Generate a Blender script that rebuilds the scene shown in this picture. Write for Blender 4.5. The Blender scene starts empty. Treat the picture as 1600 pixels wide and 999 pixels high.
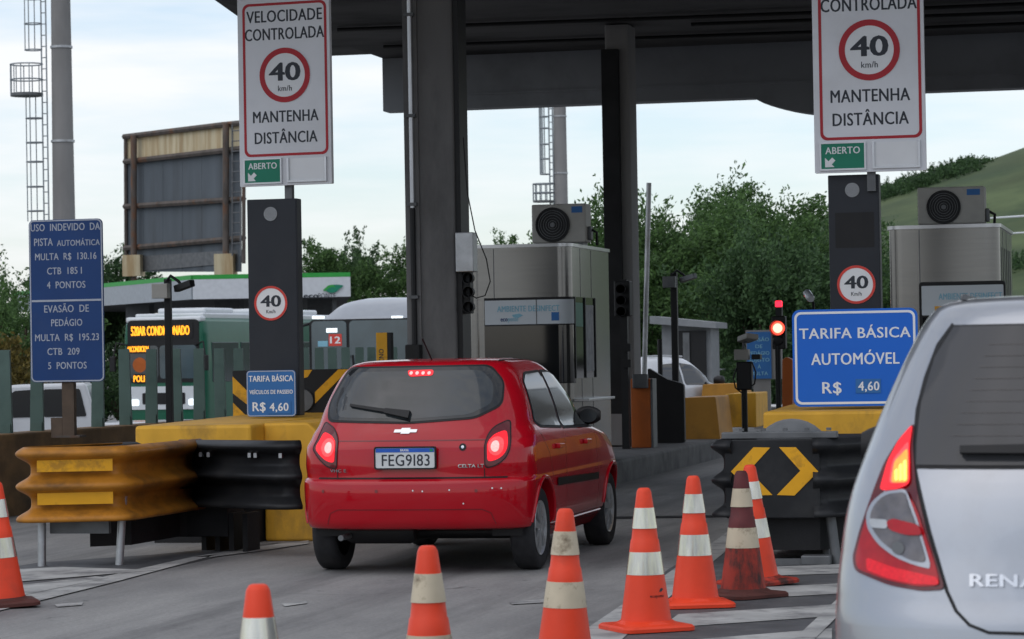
import bpy, bmesh, math, random
import numpy as np
from mathutils import Vector, Matrix, Euler
from mathutils.bvhtree import BVHTree
from mathutils.geometry import delaunay_2d_cdt
R_ = math.radians
SC = bpy.context.scene
COL = SC.collection

# ------------------------------------------------------------------ camera
# world: the lanes run along +Y, x to the right, metres
H_CAM, FOC, YAW, PITCH, ROLL = 1.49, 4500.0, 13.0, 0.656, -1.0
cam = bpy.data.objects.new('camera', bpy.data.cameras.new('camera'))
COL.objects.link(cam); SC.camera = cam
cam.data.sensor_width = 36.0; cam.data.lens = FOC / 1600 * 36
cam.data.clip_start = 0.1; cam.data.clip_end = 6000
CM = Matrix.Rotation(R_(YAW), 3, 'Z') @ Matrix.Rotation(R_(90 + PITCH), 3, 'X') @ Matrix.Rotation(R_(ROLL), 3, 'Z')
cam.location = (0, 0, H_CAM); cam.rotation_euler = CM.to_euler()
cam.data.dof.use_dof = True; cam.data.dof.focus_distance = 21.0; cam.data.dof.aperture_fstop = 9.0

# ------------------------------------------------------------------ world, sun, exposure
SUN_EL, SUN_AZ = 52.0, 215.0       # azimuth from +Y clockwise: behind the camera, to the left
wd = bpy.data.worlds.new('World'); SC.world = wd; wd.use_nodes = True
wt = wd.node_tree; wt.nodes.clear()
def wn(t, **k):
    n = wt.nodes.new(t)
    for a, b in k.items(): setattr(n, a, b)
    return n
sky = wn('ShaderNodeTexSky', sky_type='NISHITA', sun_disc=False)
sky.sun_elevation = R_(SUN_EL); sky.sun_rotation = R_(SUN_AZ)
sky.air_density = 1.0; sky.dust_density = 1.0; sky.ozone_density = 3.5
tc = wn('ShaderNodeTexCoord'); mp = wn('ShaderNodeMapping'); mp.inputs['Scale'].default_value = (7, 7, 46)
nz = wn('ShaderNodeTexNoise'); nz.inputs['Scale'].default_value = 1.0; nz.inputs['Detail'].default_value = 6; nz.inputs['Roughness'].default_value = .52
rp = wn('ShaderNodeValToRGB'); rp.color_ramp.elements[0].position = .36; rp.color_ramp.elements[1].position = .66
rp.color_ramp.elements[0].color = (.32, .32, .32, 1); rp.color_ramp.elements[1].color = (.93, .93, .93, 1)
mx = wn('ShaderNodeMix', data_type='RGBA')
bg = wn('ShaderNodeBackground'); bg.inputs['Strength'].default_value = .15
wo = wn('ShaderNodeOutputWorld')
L = wt.links.new
L(tc.outputs['Generated'], mp.inputs['Vector']); L(mp.outputs[0], nz.inputs['Vector']); L(nz.outputs['Fac'], rp.inputs[0])
L(rp.outputs[0], mx.inputs['Factor']); L(sky.outputs[0], mx.inputs[6]); mx.inputs[7].default_value = (5.95, 6.0, 6.1, 1)
L(mx.outputs[2], bg.inputs['Color']); L(bg.outputs[0], wo.inputs[0])
sl = bpy.data.lights.new('sun', 'SUN'); sl.energy = .65; sl.angle = R_(70); sl.color = (1, .96, .9)
so = bpy.data.objects.new('sun', sl); COL.objects.link(so)
a = R_(SUN_AZ); e = R_(SUN_EL)
sd = Vector((math.sin(a) * math.cos(e), math.cos(a) * math.cos(e), math.sin(e)))
so.rotation_euler = sd.to_track_quat('Z', 'Y').to_euler()
VS = SC.view_settings
VS.view_transform = 'Standard'; VS.look = 'None'; VS.exposure = 0.18; VS.gamma = 1.0; VS.use_curve_mapping = False

# ------------------------------------------------------------------ measuring helpers
CAMP = Vector((0, 0, H_CAM))
FWD = Vector((-math.sin(R_(YAW)), math.cos(R_(YAW)), 0))
def ray(px, py): return CM @ Vector(((px - 800) / FOC, (499.5 - py) / FOC, -1))
def P(px, py, d):
    r = ray(px, py); return CAMP + r * (d / r.dot(FWD))
def G(px, py, z=0.0):
    r = ray(px, py); return CAMP + r * ((z - H_CAM) / r.z)
def RY(px, py, Y):
    r = ray(px, py); return CAMP + r * (Y / r.y)
def RX(px, py, X):
    r = ray(px, py); return CAMP + r * (X / r.x)

# ------------------------------------------------------------------ materials
def nodes_of(name):
    m = bpy.data.materials.new(name); m.use_nodes = True
    t = m.node_tree; return m, t, t.nodes['Principled BSDF']
def pm(name, col, rough=.6, metal=0., var=.12, scale=6., bump=0., bscale=60., coat=0., em=None, es=0., dirt=None, dscale=2.5, damt=.5, stretch=(1, 1, 1), spec=.3, detail=5, dlo=.5, dhi=.72):
    m, t, b = nodes_of(name); n = t.nodes; l = t.links.new
    b.inputs['Roughness'].default_value = rough; b.inputs['Metallic'].default_value = metal
    b.inputs['Coat Weight'].default_value = coat; b.inputs['Coat Roughness'].default_value = .04
    b.inputs['Specular IOR Level'].default_value = spec
    tcn = n.new('ShaderNodeTexCoord'); mpn = n.new('ShaderNodeMapping'); mpn.inputs['Scale'].default_value = stretch
    oi = n.new('ShaderNodeObjectInfo'); ad = n.new('ShaderNodeVectorMath'); ad.operation = 'MULTIPLY_ADD'
    ad.inputs[1].default_value = (1, 1, 1); l(tcn.outputs['Object'], ad.inputs[0]); l(oi.outputs['Location'], ad.inputs[2])
    l(ad.outputs[0], mpn.inputs[0])
    no = n.new('ShaderNodeTexNoise'); no.inputs['Scale'].default_value = scale; no.inputs['Detail'].default_value = detail
    l(mpn.outputs[0], no.inputs['Vector'])
    r = n.new('ShaderNodeValToRGB'); r.color_ramp.elements[0].position = .3; r.color_ramp.elements[1].position = .7
    lo = [c * (1 - var) for c in col]; hi = [min(1, c * (1 + var)) for c in col]
    r.color_ramp.elements[0].color = (*lo, 1); r.color_ramp.elements[1].color = (*hi, 1)
    l(no.outputs['Fac'], r.inputs[0]); out = r.outputs[0]
    if dirt:
        n2 = n.new('ShaderNodeTexNoise'); n2.inputs['Scale'].default_value = dscale; n2.inputs['Detail'].default_value = 7; n2.inputs['Roughness'].default_value = .65
        l(mpn.outputs[0], n2.inputs['Vector'])
        r2 = n.new('ShaderNodeValToRGB'); r2.color_ramp.elements[0].position = dlo; r2.color_ramp.elements[1].position = dhi
        r2.color_ramp.elements[0].color = (0, 0, 0, 1); r2.color_ramp.elements[1].color = (damt, damt, damt, 1)
        l(n2.outputs['Fac'], r2.inputs[0])
        mi = n.new('ShaderNodeMix'); mi.data_type = 'RGBA'; l(r2.outputs[0], mi.inputs['Factor']); l(out, mi.inputs[6]); mi.inputs[7].default_value = (*dirt, 1)
        out = mi.outputs[2]
    l(out, b.inputs['Base Color'])
    if bump:
        n3 = n.new('ShaderNodeTexNoise'); n3.inputs['Scale'].default_value = bscale; n3.inputs['Detail'].default_value = 4
        l(mpn.outputs[0], n3.inputs['Vector'])
        bp = n.new('ShaderNodeBump'); bp.inputs['Strength'].default_value = bump; bp.inputs['Distance'].default_value = .01
        l(n3.outputs['Fac'], bp.inputs['Height']); l(bp.outputs[0], b.inputs['Normal'])
    if em:
        b.inputs['Emission Color'].default_value = (*em, 1); b.inputs['Emission Strength'].default_value = es
    return m
M = {}
# ground: old asphalt with lighter worn tracks, dark oil, cracks
def ground_mat():
    m, t, b = nodes_of('worn_asphalt'); n = t.nodes; l = t.links.new
    tcn = n.new('ShaderNodeTexCoord')
    def noise(sc, det=6, rough=.6, st=(1, 1, 1)):
        mpn = n.new('ShaderNodeMapping'); mpn.inputs['Scale'].default_value = st; l(tcn.outputs['Object'], mpn.inputs[0])
        q = n.new('ShaderNodeTexNoise'); q.inputs['Scale'].default_value = sc; q.inputs['Detail'].default_value = det; q.inputs['Roughness'].default_value = rough
        l(mpn.outputs[0], q.inputs['Vector']); return q.outputs['Fac']
    def ramp(f, p0, c0, p1, c1):
        r = n.new('ShaderNodeValToRGB'); r.color_ramp.elements[0].position = p0; r.color_ramp.elements[1].position = p1
        r.color_ramp.elements[0].color = (*c0, 1) if isinstance(c0, tuple) else (c0,) * 3 + (1,); r.color_ramp.elements[1].color = (*c1, 1) if isinstance(c1, tuple) else (c1,) * 3 + (1,)
        l(f, r.inputs[0]); return r.outputs[0]
    def mix(f, a, c, mode='MIX'):
        x = n.new('ShaderNodeMix'); x.data_type = 'RGBA'; x.blend_type = mode
        if isinstance(f, float): x.inputs['Factor'].default_value = f
        else: l(f, x.inputs['Factor'])
        l(a, x.inputs[6])
        if isinstance(c, tuple): x.inputs[7].default_value = (*c, 1)
        else: l(c, x.inputs[7])
        return x.outputs[2]
    base = ramp(noise(.6, 10, .68, (1.8, .45, 1)), .32, (.150, .149, .150), .68, (.295, .290, .280))
    grit = ramp(noise(38, 5, .8), .3, .62, .72, 1.32)
    c = mix(.8, base, grit, 'MULTIPLY')
    c = mix(ramp(noise(.8, 9, .7, (1.5, .35, 1)), .52, 0.0, .74, .75), c, (.075, .075, .078))     # oil and tyre tracks
    c = mix(ramp(noise(3.2, 8, .7), .62, 0.0, .70, .35), c, (.27, .265, .25))                      # dust
    c = mix(ramp(noise(1.0, 5, .6, (2.6, .07, 1)), .50, 0.0, .66, .42), c, (.06, .06, .062))        # tyre tracks along the lane
    c = mix(ramp(noise(7, 4, .6), .66, 0.0, .72, .6), c, (.05, .05, .05))                          # drips
    vo = n.new('ShaderNodeTexVoronoi'); vo.feature = 'DISTANCE_TO_EDGE'; vo.inputs['Scale'].default_value = .55
    wm = n.new('ShaderNodeVectorMath'); wm.operation = 'MULTIPLY_ADD'; wm.inputs[1].default_value = (.5, .5, .5)
    nn = n.new('ShaderNodeTexNoise'); nn.inputs['Scale'].default_value = 2.2; nn.inputs['Detail'].default_value = 5; l(tcn.outputs['Object'], nn.inputs['Vector'])
    l(nn.outputs['Color'], wm.inputs[0]); l(tcn.outputs['Object'], wm.inputs[2]); l(wm.outputs[0], vo.inputs['Vector'])
    ck = n.new('ShaderNodeMath'); ck.operation = 'MULTIPLY'; l(ramp(vo.outputs['Distance'], .003, .7, .009, 0.0), ck.inputs[0]); l(ramp(noise(.5, 4, .6), .54, 0.0, .62, 1.0), ck.inputs[1])
    c = mix(ck.outputs[0], c, (.05, .05, .05))
    c = mix(ramp(noise(14, 6, .75), .60, 0.0, .74, .5), c, (.07, .07, .07))
    l(c, b.inputs['Base Color']); b.inputs['Roughness'].default_value = .72
    bp = n.new('ShaderNodeBump'); bp.inputs['Strength'].default_value = .35; bp.inputs['Distance'].default_value = .008
    l(noise(120, 3, .7), bp.inputs['Height']); l(bp.outputs[0], b.inputs['Normal'])
    return m
M['ground'] = ground_mat()
M['paint_white'] = pm('road_paint', (.36, .36, .35), .7, var=.2, scale=3, bump=.2, dirt=(.13, .13, .135), dscale=3.2, damt=.85, dlo=.46, dhi=.66)
M['paint_dark'] = pm('dark_sealed_asphalt', (.075, .077, .082), .65, var=.25, scale=3, bump=.3, dirt=(.15, .15, .15), dscale=5, damt=.5)
M['kerb'] = pm('dirty_concrete_kerb', (.13, .13, .13), .8, var=.25, scale=4, bump=.3, dirt=(.05, .05, .05), dscale=3, damt=.8)
M['yellow'] = pm('yellow_painted_concrete', (.66, .355, .035), .6, var=.10, scale=5, bump=.25, bscale=25, dirt=(.16, .10, .04), dscale=3.0, damt=.75, dlo=.50, dhi=.74, stretch=(1, 1, .6))
M['brown'] = pm('brown_concrete', (.20, .12, .055), .8, var=.25, scale=2, bump=.2, dirt=(.05, .04, .03), dscale=1.6, damt=.8, stretch=(1, 1, 1.6), dlo=.45, dhi=.7)  # brown concrete with darker blotches
M['black_concrete'] = pm('near_black_concrete', (.016, .016, .017), .8, var=.3, scale=3, bump=.2)
M['conc_dark'] = pm('dark_weathered_concrete', (.150, .148, .147), .75, var=.22, scale=1.5, bump=.25, bscale=18, dirt=(.04, .04, .042), dscale=.9, damt=.8, stretch=(1, 1, .35))
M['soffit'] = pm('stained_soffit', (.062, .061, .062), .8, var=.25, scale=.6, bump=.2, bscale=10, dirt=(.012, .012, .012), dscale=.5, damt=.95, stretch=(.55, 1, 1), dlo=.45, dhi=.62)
M['beam'] = pm('grey_fascia', (.185, .195, .21), .6, var=.12, scale=.8, dirt=(.08, .08, .09), dscale=.7, damt=.5)
M['steel'] = pm('brushed_stainless', (.195, .19, .184), .24, 1., var=.06, scale=14, stretch=(.15, .15, 6), dirt=(.22, .21, .2), dscale=1.2, damt=.5)
M['steel_rim'] = pm('steel_trim', (.45, .45, .46), .3, 1., var=.05)
M['galv'] = pm('galvanised_steel', (.42, .43, .44), .45, .8, var=.12, scale=9, dirt=(.2, .19, .18), dscale=4, damt=.5)
M['galv_dark'] = pm('dull_steel', (.13, .135, .14), .5, .5, var=.2, scale=6)
M['glass_dark'] = pm('dark_tinted_glass', (.012, .013, .014), .06, var=.1, spec=.6)
M['black'] = pm('black_plastic', (.010, .010, .011), .5, var=.15)
M['rubber'] = pm('tyre_rubber', (.022, .022, .024), .8, var=.2, scale=20, bump=.2, dirt=(.06, .055, .05), dscale=4, damt=.4)
M['totem'] = pm('dark_slate_metal', (.017, .020, .027), .42, var=.1, scale=3, dirt=(.035, .036, .04), dscale=2, damt=.3)
M['white'] = pm('white_sign_sheet', (.70, .71, .74), .5, var=.04, scale=2, dirt=(.5, .5, .5), dscale=1.3, damt=.35)
M['white_plain'] = pm('white_print', (.75, .76, .77), .5, var=.03)
M['black_print'] = pm('black_print', (.03, .035, .045), .5, var=.05)
M['red_print'] = pm('red_print', (.42, .022, .032), .5, var=.06)
M['green_print'] = pm('green_sign', (.012, .20, .12), .5, var=.06)
M['alu'] = pm('aluminium_frame', (.52, .53, .55), .35, .7, var=.06)
M['blue'] = pm('bright_blue_sign', (.010, .125, .56), .45, var=.04, scale=2)
M['navy'] = pm('navy_sign', (.008, .045, .17), .5, var=.08, scale=2, dirt=(.03, .06, .16), dscale=3, damt=.4)
M['midblue'] = pm('blue_sign', (.03, .14, .38), .45, var=.06)
M['silver_print'] = pm('pale_grey_print', (.40, .43, .50), .5, var=.05)
M['orange_rust'] = pm('dirty_orange_paint', (.42, .17, .018), .45, var=.16, scale=4, bump=.1, dirt=(.09, .045, .015), dscale=3.2, damt=.85, stretch=(1, 1, 1.8), dlo=.44, dhi=.72)
M['reflect_yellow'] = pm('yellow_reflective_tape', (.72, .35, .012), .4, var=.08, dirt=(.25, .12, .02), dscale=6, damt=.6, dlo=.54, dhi=.66)
M['black_rail'] = pm('black_painted_rail', (.020, .021, .023), .40, var=.25, scale=3, bump=.15, bscale=14, spec=.18, dirt=(.045, .044, .042), dscale=3, damt=.5)
M['fence_green'] = pm('green_fence_paint', (.095, .150, .132), .55, var=.12, scale=2, dirt=(.03, .06, .05), dscale=3, damt=.4)
M['rust'] = pm('rusty_steel', (.10, .085, .075), .8, .1, var=.3, scale=3, dirt=(.17, .075, .035), dscale=1.6, damt=.9, stretch=(1, 1, .5), dlo=.52, dhi=.68)
M['bb_panel'] = pm('grey_sheet_panel', (.085, .10, .115), .7, var=.15, scale=1, dirt=(.05, .05, .05), dscale=.8, damt=.5, stretch=(1, 1, .2))
M['bb_cream'] = pm('stained_cream_panel', (.52, .45, .30), .7, var=.2, scale=1.4, stretch=(1.2, 1.2, .12), dirt=(.30, .19, .08), dscale=1.6, damt=.75, dlo=.44, dhi=.62)
M['mast'] = pm('concrete_mast', (.22, .215, .21), .8, var=.15, scale=1.5, dirt=(.12, .12, .12), dscale=.6, damt=.6, stretch=(1, 1, .25))
M['cage'] = pm('galvanised_cage', (.30, .33, .35), .5, .4, var=.1)
M['fascia_w'] = pm('white_fascia', (.55, .57, .60), .5, var=.06)
M['fascia_s'] = pm('shaded_white_fascia', (.30, .33, .36), .5, var=.08)  # the white fascia again, painted greyer for the shaded side
M['fascia_g'] = pm('green_stripe', (.03, .30, .05), .5, var=.06)
M['station_under'] = pm('canopy_underside', (.06, .065, .07), .7)
M['bus_green'] = pm('bus_green_paint', (.008, .10, .055), .35, coat=.15, var=.06)
M['bus_white'] = pm('bus_white_paint', (.62, .65, .67), .3, coat=.5, var=.04)
M['bus_grey'] = pm('bus_silver_paint', (.30, .32, .35), .3, coat=.4, var=.04)
M['bus_glass'] = pm('bus_glass', (.03, .045, .055), .08, var=.1, spec=.8)
M['bus_pane'] = pm('bus_windscreen', (.055, .085, .10), .12, var=.25, scale=1.2, spec=.8)
M['led'] = pm('orange_led', (.8, .3, .02), .5, em=(1, .36, .015), es=1.5)
M['headlight'] = pm('lit_headlight', (.8, .85, .9), .3, em=(.85, .95, 1), es=.9)
M['car_white'] = pm('white_car_paint', (.60, .62, .65), .3, coat=.6, var=.03)
M['chrome'] = pm('chrome', (.50, .51, .53), .16, 1., var=.03)
M['cone'] = pm('orange_cone_plastic', (.72, .055, .018), .45, var=.08, scale=5, bump=.05, dirt=(.30, .05, .025), dscale=3, damt=.4, dlo=.55)
M['cone_dirty'] = pm('dirty_cone_plastic', (.36, .035, .02), .6, var=.25, scale=4, bump=.1, dirt=(.035, .02, .018), dscale=9, damt=.95, dlo=.46, dhi=.62, stretch=(1, 1, .45))
M['cone_dark'] = pm('sooty_cone_plastic', (.10, .02, .022), .6, var=.3, scale=6, dirt=(.02, .015, .015), dscale=5, damt=.8)
M['cone_foot'] = pm('dirty_cone_foot', (.08, .025, .02), .7, var=.3, scale=6)
M['tape'] = pm('silver_reflective_tape', (.54, .52, .46), .22, .8, var=.3, scale=4, stretch=(4, 4, .5), dirt=(.62, .60, .40), dscale=5, damt=.7, dlo=.45)  # vertical streaks in the colour paint mirror-like reflections on the bands
M['tape_dirty'] = pm('worn_reflective_tape', (.52, .45, .33), .5, .1, var=.12, scale=6, dirt=(.14, .10, .06), dscale=9, damt=.85, dlo=.55, dhi=.7)
M['red_paint'] = pm('red_car_paint', (.40, .003, .011), .24, coat=.7, var=.04, scale=2, spec=.1, dirt=(.30, .008, .014), dscale=3, damt=.35)
M['silver_paint'] = pm('silver_car_paint', (.33, .345, .375), .30, .72, coat=.8, var=.03, scale=2, dirt=(.25, .255, .265), dscale=2.5, damt=.4)
M['lamp_dark'] = pm('dark_red_lens', (.10, .004, .008), .12, coat=.5, var=.1)
M['lamp_red'] = pm('red_lens', (.30, .003, .008), .12, coat=.3, var=.15, scale=30, em=(.8, .005, .015), es=.10)
M['lamp_smoke'] = pm('smoky_clear_lens', (.11, .10, .105), .12, coat=1., var=.35, scale=22)
M['lamp_lit'] = pm('lit_red_lens', (.55, .01, .02), .3, coat=.3, em=(1, .006, .014), es=.8)
M['lamp_core'] = pm('lit_lamp_core', (.9, .3, .3), .3, em=(1, .26, .24), es=1.45, var=.3, scale=70)
M['lamp_halo'] = pm('glowing_red_lens', (.8, .1, .1), .3, em=(1, .028, .035), es=1.15, var=.3, scale=70)
M['lamp_orange'] = pm('lit_orange_lens', (.8, .25, .05), .3, em=(1, .20, .03), es=1.3, var=.3, scale=60)
M['lamp_amber'] = pm('lit_orange_core', (.9, .5, .1), .3, em=(1, .50, .10), es=1.7, var=.3, scale=60)
M['signal_red'] = pm('red_signal_light', (.9, .1, .05), .4, em=(1, .05, .03), es=3.2)
M['signal_core'] = pm('signal_core', (.9, .6, .5), .4, em=(1, .55, .36), es=1.8)
M['signal_bar'] = pm('red_beacon', (.9, .02, .05), .4, em=(1, .02, .05), es=2)
M['plate'] = pm('white_plate', (.58, .60, .60), .45, var=.04, scale=10)
M['plate_blue'] = pm('plate_blue', (.02, .10, .45), .4)
M['gate_orange'] = pm('orange_cabinet', (.42, .10, .015), .5, var=.1, dirt=(.15, .05, .02), dscale=3, damt=.5)
M['ochre'] = pm('ochre_concrete', (.42, .20, .03), .6, var=.12, scale=3, dirt=(.15, .08, .03), dscale=2, damt=.5)
M['ac_white'] = pm('aged_ac_casing', (.38, .37, .34), .5, var=.08, dirt=(.2, .19, .17), dscale=3, damt=.5)
M['poster'] = pm('notice_paper', (.30, .31, .33), .6, var=.3, scale=9)
M['cyan_print'] = pm('faded_cyan_print', (.22, .45, .56), .5, var=.06)
M['banner'] = pm('pale_banner', (.56, .60, .63), .5, var=.05, scale=1.5)
M['bark'] = pm('bark', (.075, .058, .042), .9, var=.3, scale=3, bump=.4, bscale=12, stretch=(1, 1, .3))
M['hill'] = pm('grass_hill', (.072, .098, .040), .9, var=.35, scale=.05, bump=1., bscale=.4, dirt=(.04, .066, .028), dscale=.06, damt=.9, detail=10, dlo=.42, dhi=.62)
M['shed'] = pm('shed_wall', (.20, .21, .22), .6, var=.1)
M['brown_post'] = pm('brown_steel_post', (.10, .07, .05), .7, var=.25, dirt=(.05, .04, .03), dscale=5, damt=.6)
def leaf_mat(name, c, var=.45):
    m, t, b = nodes_of(name); n = t.nodes; l = t.links.new
    g = n.new('ShaderNodeNewGeometry'); r = n.new('ShaderNodeValToRGB')
    r.color_ramp.elements[0].color = (*[k * (1 - var) for k in c], 1); r.color_ramp.elements[1].color = (c[0] * (1 + var * 1.3), c[1] * (1 + var), c[2] * (1 + var * .4), 1)
    l(g.outputs['Random Per Island'], r.inputs[0]); l(r.outputs[0], b.inputs['Base Color']); b.inputs['Roughness'].default_value = .65
    b.inputs['Specular IOR Level'].default_value = .25
    tr = n.new('ShaderNodeBsdfTranslucent'); l(r.outputs[0], tr.inputs[0]); ms = n.new('ShaderNodeMixShader'); ms.inputs[0].default_value = .3
    l(b.outputs[0], ms.inputs[1]); l(tr.outputs[0], ms.inputs[2]); l(ms.outputs[0], n['Material Output'].inputs[0])
    return m
M['leaf'] = leaf_mat('green_leaves', (.072, .145, .052)); M['leaf_dark'] = leaf_mat('dark_green_leaves', (.048, .100, .044)); M['leaf_rust'] = leaf_mat('yellowing_leaves', (.12, .10, .03))

# ------------------------------------------------------------------ mesh helpers
class MB:
    def __init__(s): s.v = []; s.f = []
    def add(s, vs, fs):
        o = len(s.v); s.v += [tuple(p) for p in vs]; s.f += [tuple(i + o for i in q) for q in fs]; return s
    def box(s, x0, x1, y0, y1, z0, z1):
        return s.add([(x0, y0, z0), (x1, y0, z0), (x1, y1, z0), (x0, y1, z0), (x0, y0, z1), (x1, y0, z1), (x1, y1, z1), (x0, y1, z1)],
                     [(0, 3, 2, 1), (4, 5, 6, 7), (0, 1, 5, 4), (1, 2, 6, 5), (2, 3, 7, 6), (3, 0, 4, 7)])
    def prism(s, pts, axis, a0, a1):     # 2-D polygon extruded along an axis
        n = len(pts)
        def mk(p, a): return {'x': (a, p[0], p[1]), 'y': (p[0], a, p[1]), 'z': (p[0], p[1], a)}[axis]
        vs = [mk(p, a0) for p in pts] + [mk(p, a1) for p in pts]
        return s.add(vs, [tuple(range(n)), tuple(range(2 * n - 1, n - 1, -1))] + [(i, i + n, (i + 1) % n + n, (i + 1) % n) for i in range(n)])
    def ring(s, outer, inner, axis, a0, a1):
        n = len(outer)
        def mk(p, a): return {'x': (a, p[0], p[1]), 'y': (p[0], a, p[1]), 'z': (p[0], p[1], a)}[axis]
        vs = [mk(p, a0) for p in outer] + [mk(p, a0) for p in inner] + [mk(p, a1) for p in outer] + [mk(p, a1) for p in inner]
        fs = []
        for i in range(n):
            j = (i + 1) % n
            fs += [(i, j, n + j, n + i), (2 * n + i, 3 * n + i, 3 * n + j, 2 * n + j), (i, 2 * n + i, 2 * n + j, j), (n + i, n + j, 3 * n + j, 3 * n + i)]
        return s.add(vs, fs)
    def loft(s, rings, cap=True, close=True):
        n = len(rings[0]); vs = [p for r in rings for p in r]; fs = []
        for k in range(len(rings) - 1):
            for i in range(n if close else n - 1):
                j = (i + 1) % n; fs.append((k * n + i, k * n + j, (k + 1) * n + j, (k + 1) * n + i))
        if cap: fs += [tuple(range(n - 1, -1, -1)), tuple(range((len(rings) - 1) * n, len(rings) * n))]
        return s.add(vs, fs)
    def tube(s, pts, r, n=8, r1=None):
        pts = [Vector(p) for p in pts]; rings = []; up = None
        for i, p in enumerate(pts):
            d = (pts[min(i + 1, len(pts) - 1)] - pts[max(i - 1, 0)]).normalized()
            if up is None or abs(up.dot(d)) > .95: up = Vector((0, 0, 1)) if abs(d.z) < .9 else Vector((1, 0, 0))
            u = d.cross(up).normalized(); w = u.cross(d).normalized(); up = w
            rr = r if r1 is None else r + (r1 - r) * i / (len(pts) - 1)
            rings.append([p + (u * math.cos(t) + w * math.sin(t)) * rr for t in [2 * math.pi * k / n for k in range(n)]])
        return s.loft(rings)
    def lathe(s, prof, n=32, axis='z', c=(0, 0, 0), cap=True):
        rings = []
        for r, h in prof:
            q = []
            for k in range(n):
                t = 2 * math.pi * k / n; a_, b_ = r * math.cos(t), r * math.sin(t)
                p = {'z': (a_, b_, h), 'x': (h, a_, b_), 'y': (b_, h, a_)}[axis]
                q.append((p[0] + c[0], p[1] + c[1], p[2] + c[2]))
            rings.append(q)
        return s.loft(rings, cap=cap)
    def build(s, name, mat, parent=None, smooth=None, bevel=0., loc=None, solid=0.):
        me = bpy.data.meshes.new(name); me.from_pydata(s.v, [], s.f); me.update()
        bm = bmesh.new(); bm.from_mesh(me); bmesh.ops.recalc_face_normals(bm, faces=bm.faces); bm.to_mesh(me); bm.free()
        return link(name, me, mat, parent, smooth, bevel, loc, solid)
def link(name, me, mat, parent=None, smooth=None, bevel=0., loc=None, solid=0.):
    o = bpy.data.objects.new(name, me); COL.objects.link(o)
    if mat is not None:
        me.materials.clear(); me.materials.append(M[mat] if isinstance(mat, str) else mat)
    if parent: o.parent = parent
    if loc is not None: o.location = loc
    if smooth:
        for p in me.polygons: p.use_smooth = True
        me.set_sharp_from_angle(angle=R_(smooth))
    if bevel:
        b = o.modifiers.new('bevel', 'BEVEL'); b.width = bevel; b.segments = 2; b.limit_method = 'ANGLE'; b.angle_limit = R_(35)
    if solid:
        b = o.modifiers.new('solid', 'SOLIDIFY'); b.thickness = solid; b.offset = -1
    return o
def B(x0, x1, y0, y1, z0, z1): return MB().box(x0, x1, y0, y1, z0, z1)
def tag(o, label, cat, group=None):
    o['label'] = label; o['category'] = cat
    if group: o['group'] = group
    return o
def thing(name, label, cat, loc=(0, 0, 0), rz=0., group=None):
    o = bpy.data.objects.new(name, None); COL.objects.link(o); o.location = loc; o.rotation_euler = (0, 0, R_(rz)); o.empty_display_size = .2
    return tag(o, label, cat, group)
def struct(o): o['kind'] = 'structure'; return o
def copy_tree(o, parent=None):
    c = o.copy(); COL.objects.link(c)
    if parent: c.parent = parent
    for ch in list(o.children): copy_tree(ch, c)
    return c
def rrect(x0, x1, z0, z1, r, n=5):
    pts = []
    for cx, cz, a0 in ((x1 - r, z1 - r, 0), (x0 + r, z1 - r, 90), (x0 + r, z0 + r, 180), (x1 - r, z0 + r, 270)):
        for k in range(n + 1):
            t = R_(a0 + 90 * k / n); pts.append((cx + r * math.cos(t), cz + r * math.sin(t)))
    return pts
def circ(cx, cz, r, n=40, rz=None): return [(cx + r * math.cos(2 * math.pi * k / n), cz + (rz or r) * math.sin(2 * math.pi * k / n)) for k in range(n)]
def rpoly(pts, r, n=4):              # polygon with rounded corners
    out = []; N = len(pts)
    for i in range(N):
        p0, p1, p2 = Vector(pts[i - 1]), Vector(pts[i]), Vector(pts[(i + 1) % N])
        rr = r[i] if isinstance(r, (list, tuple)) else r
        q = min(rr, .45 * (p0 - p1).length, .45 * (p2 - p1).length)
        a_ = p1 + (p0 - p1).normalized() * q; b_ = p1 + (p2 - p1).normalized() * q
        for k in range(n + 1):
            t = k / n; out.append(tuple(a_ * (1 - t) ** 2 + p1 * 2 * t * (1 - t) + b_ * t * t))
    return out
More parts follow.
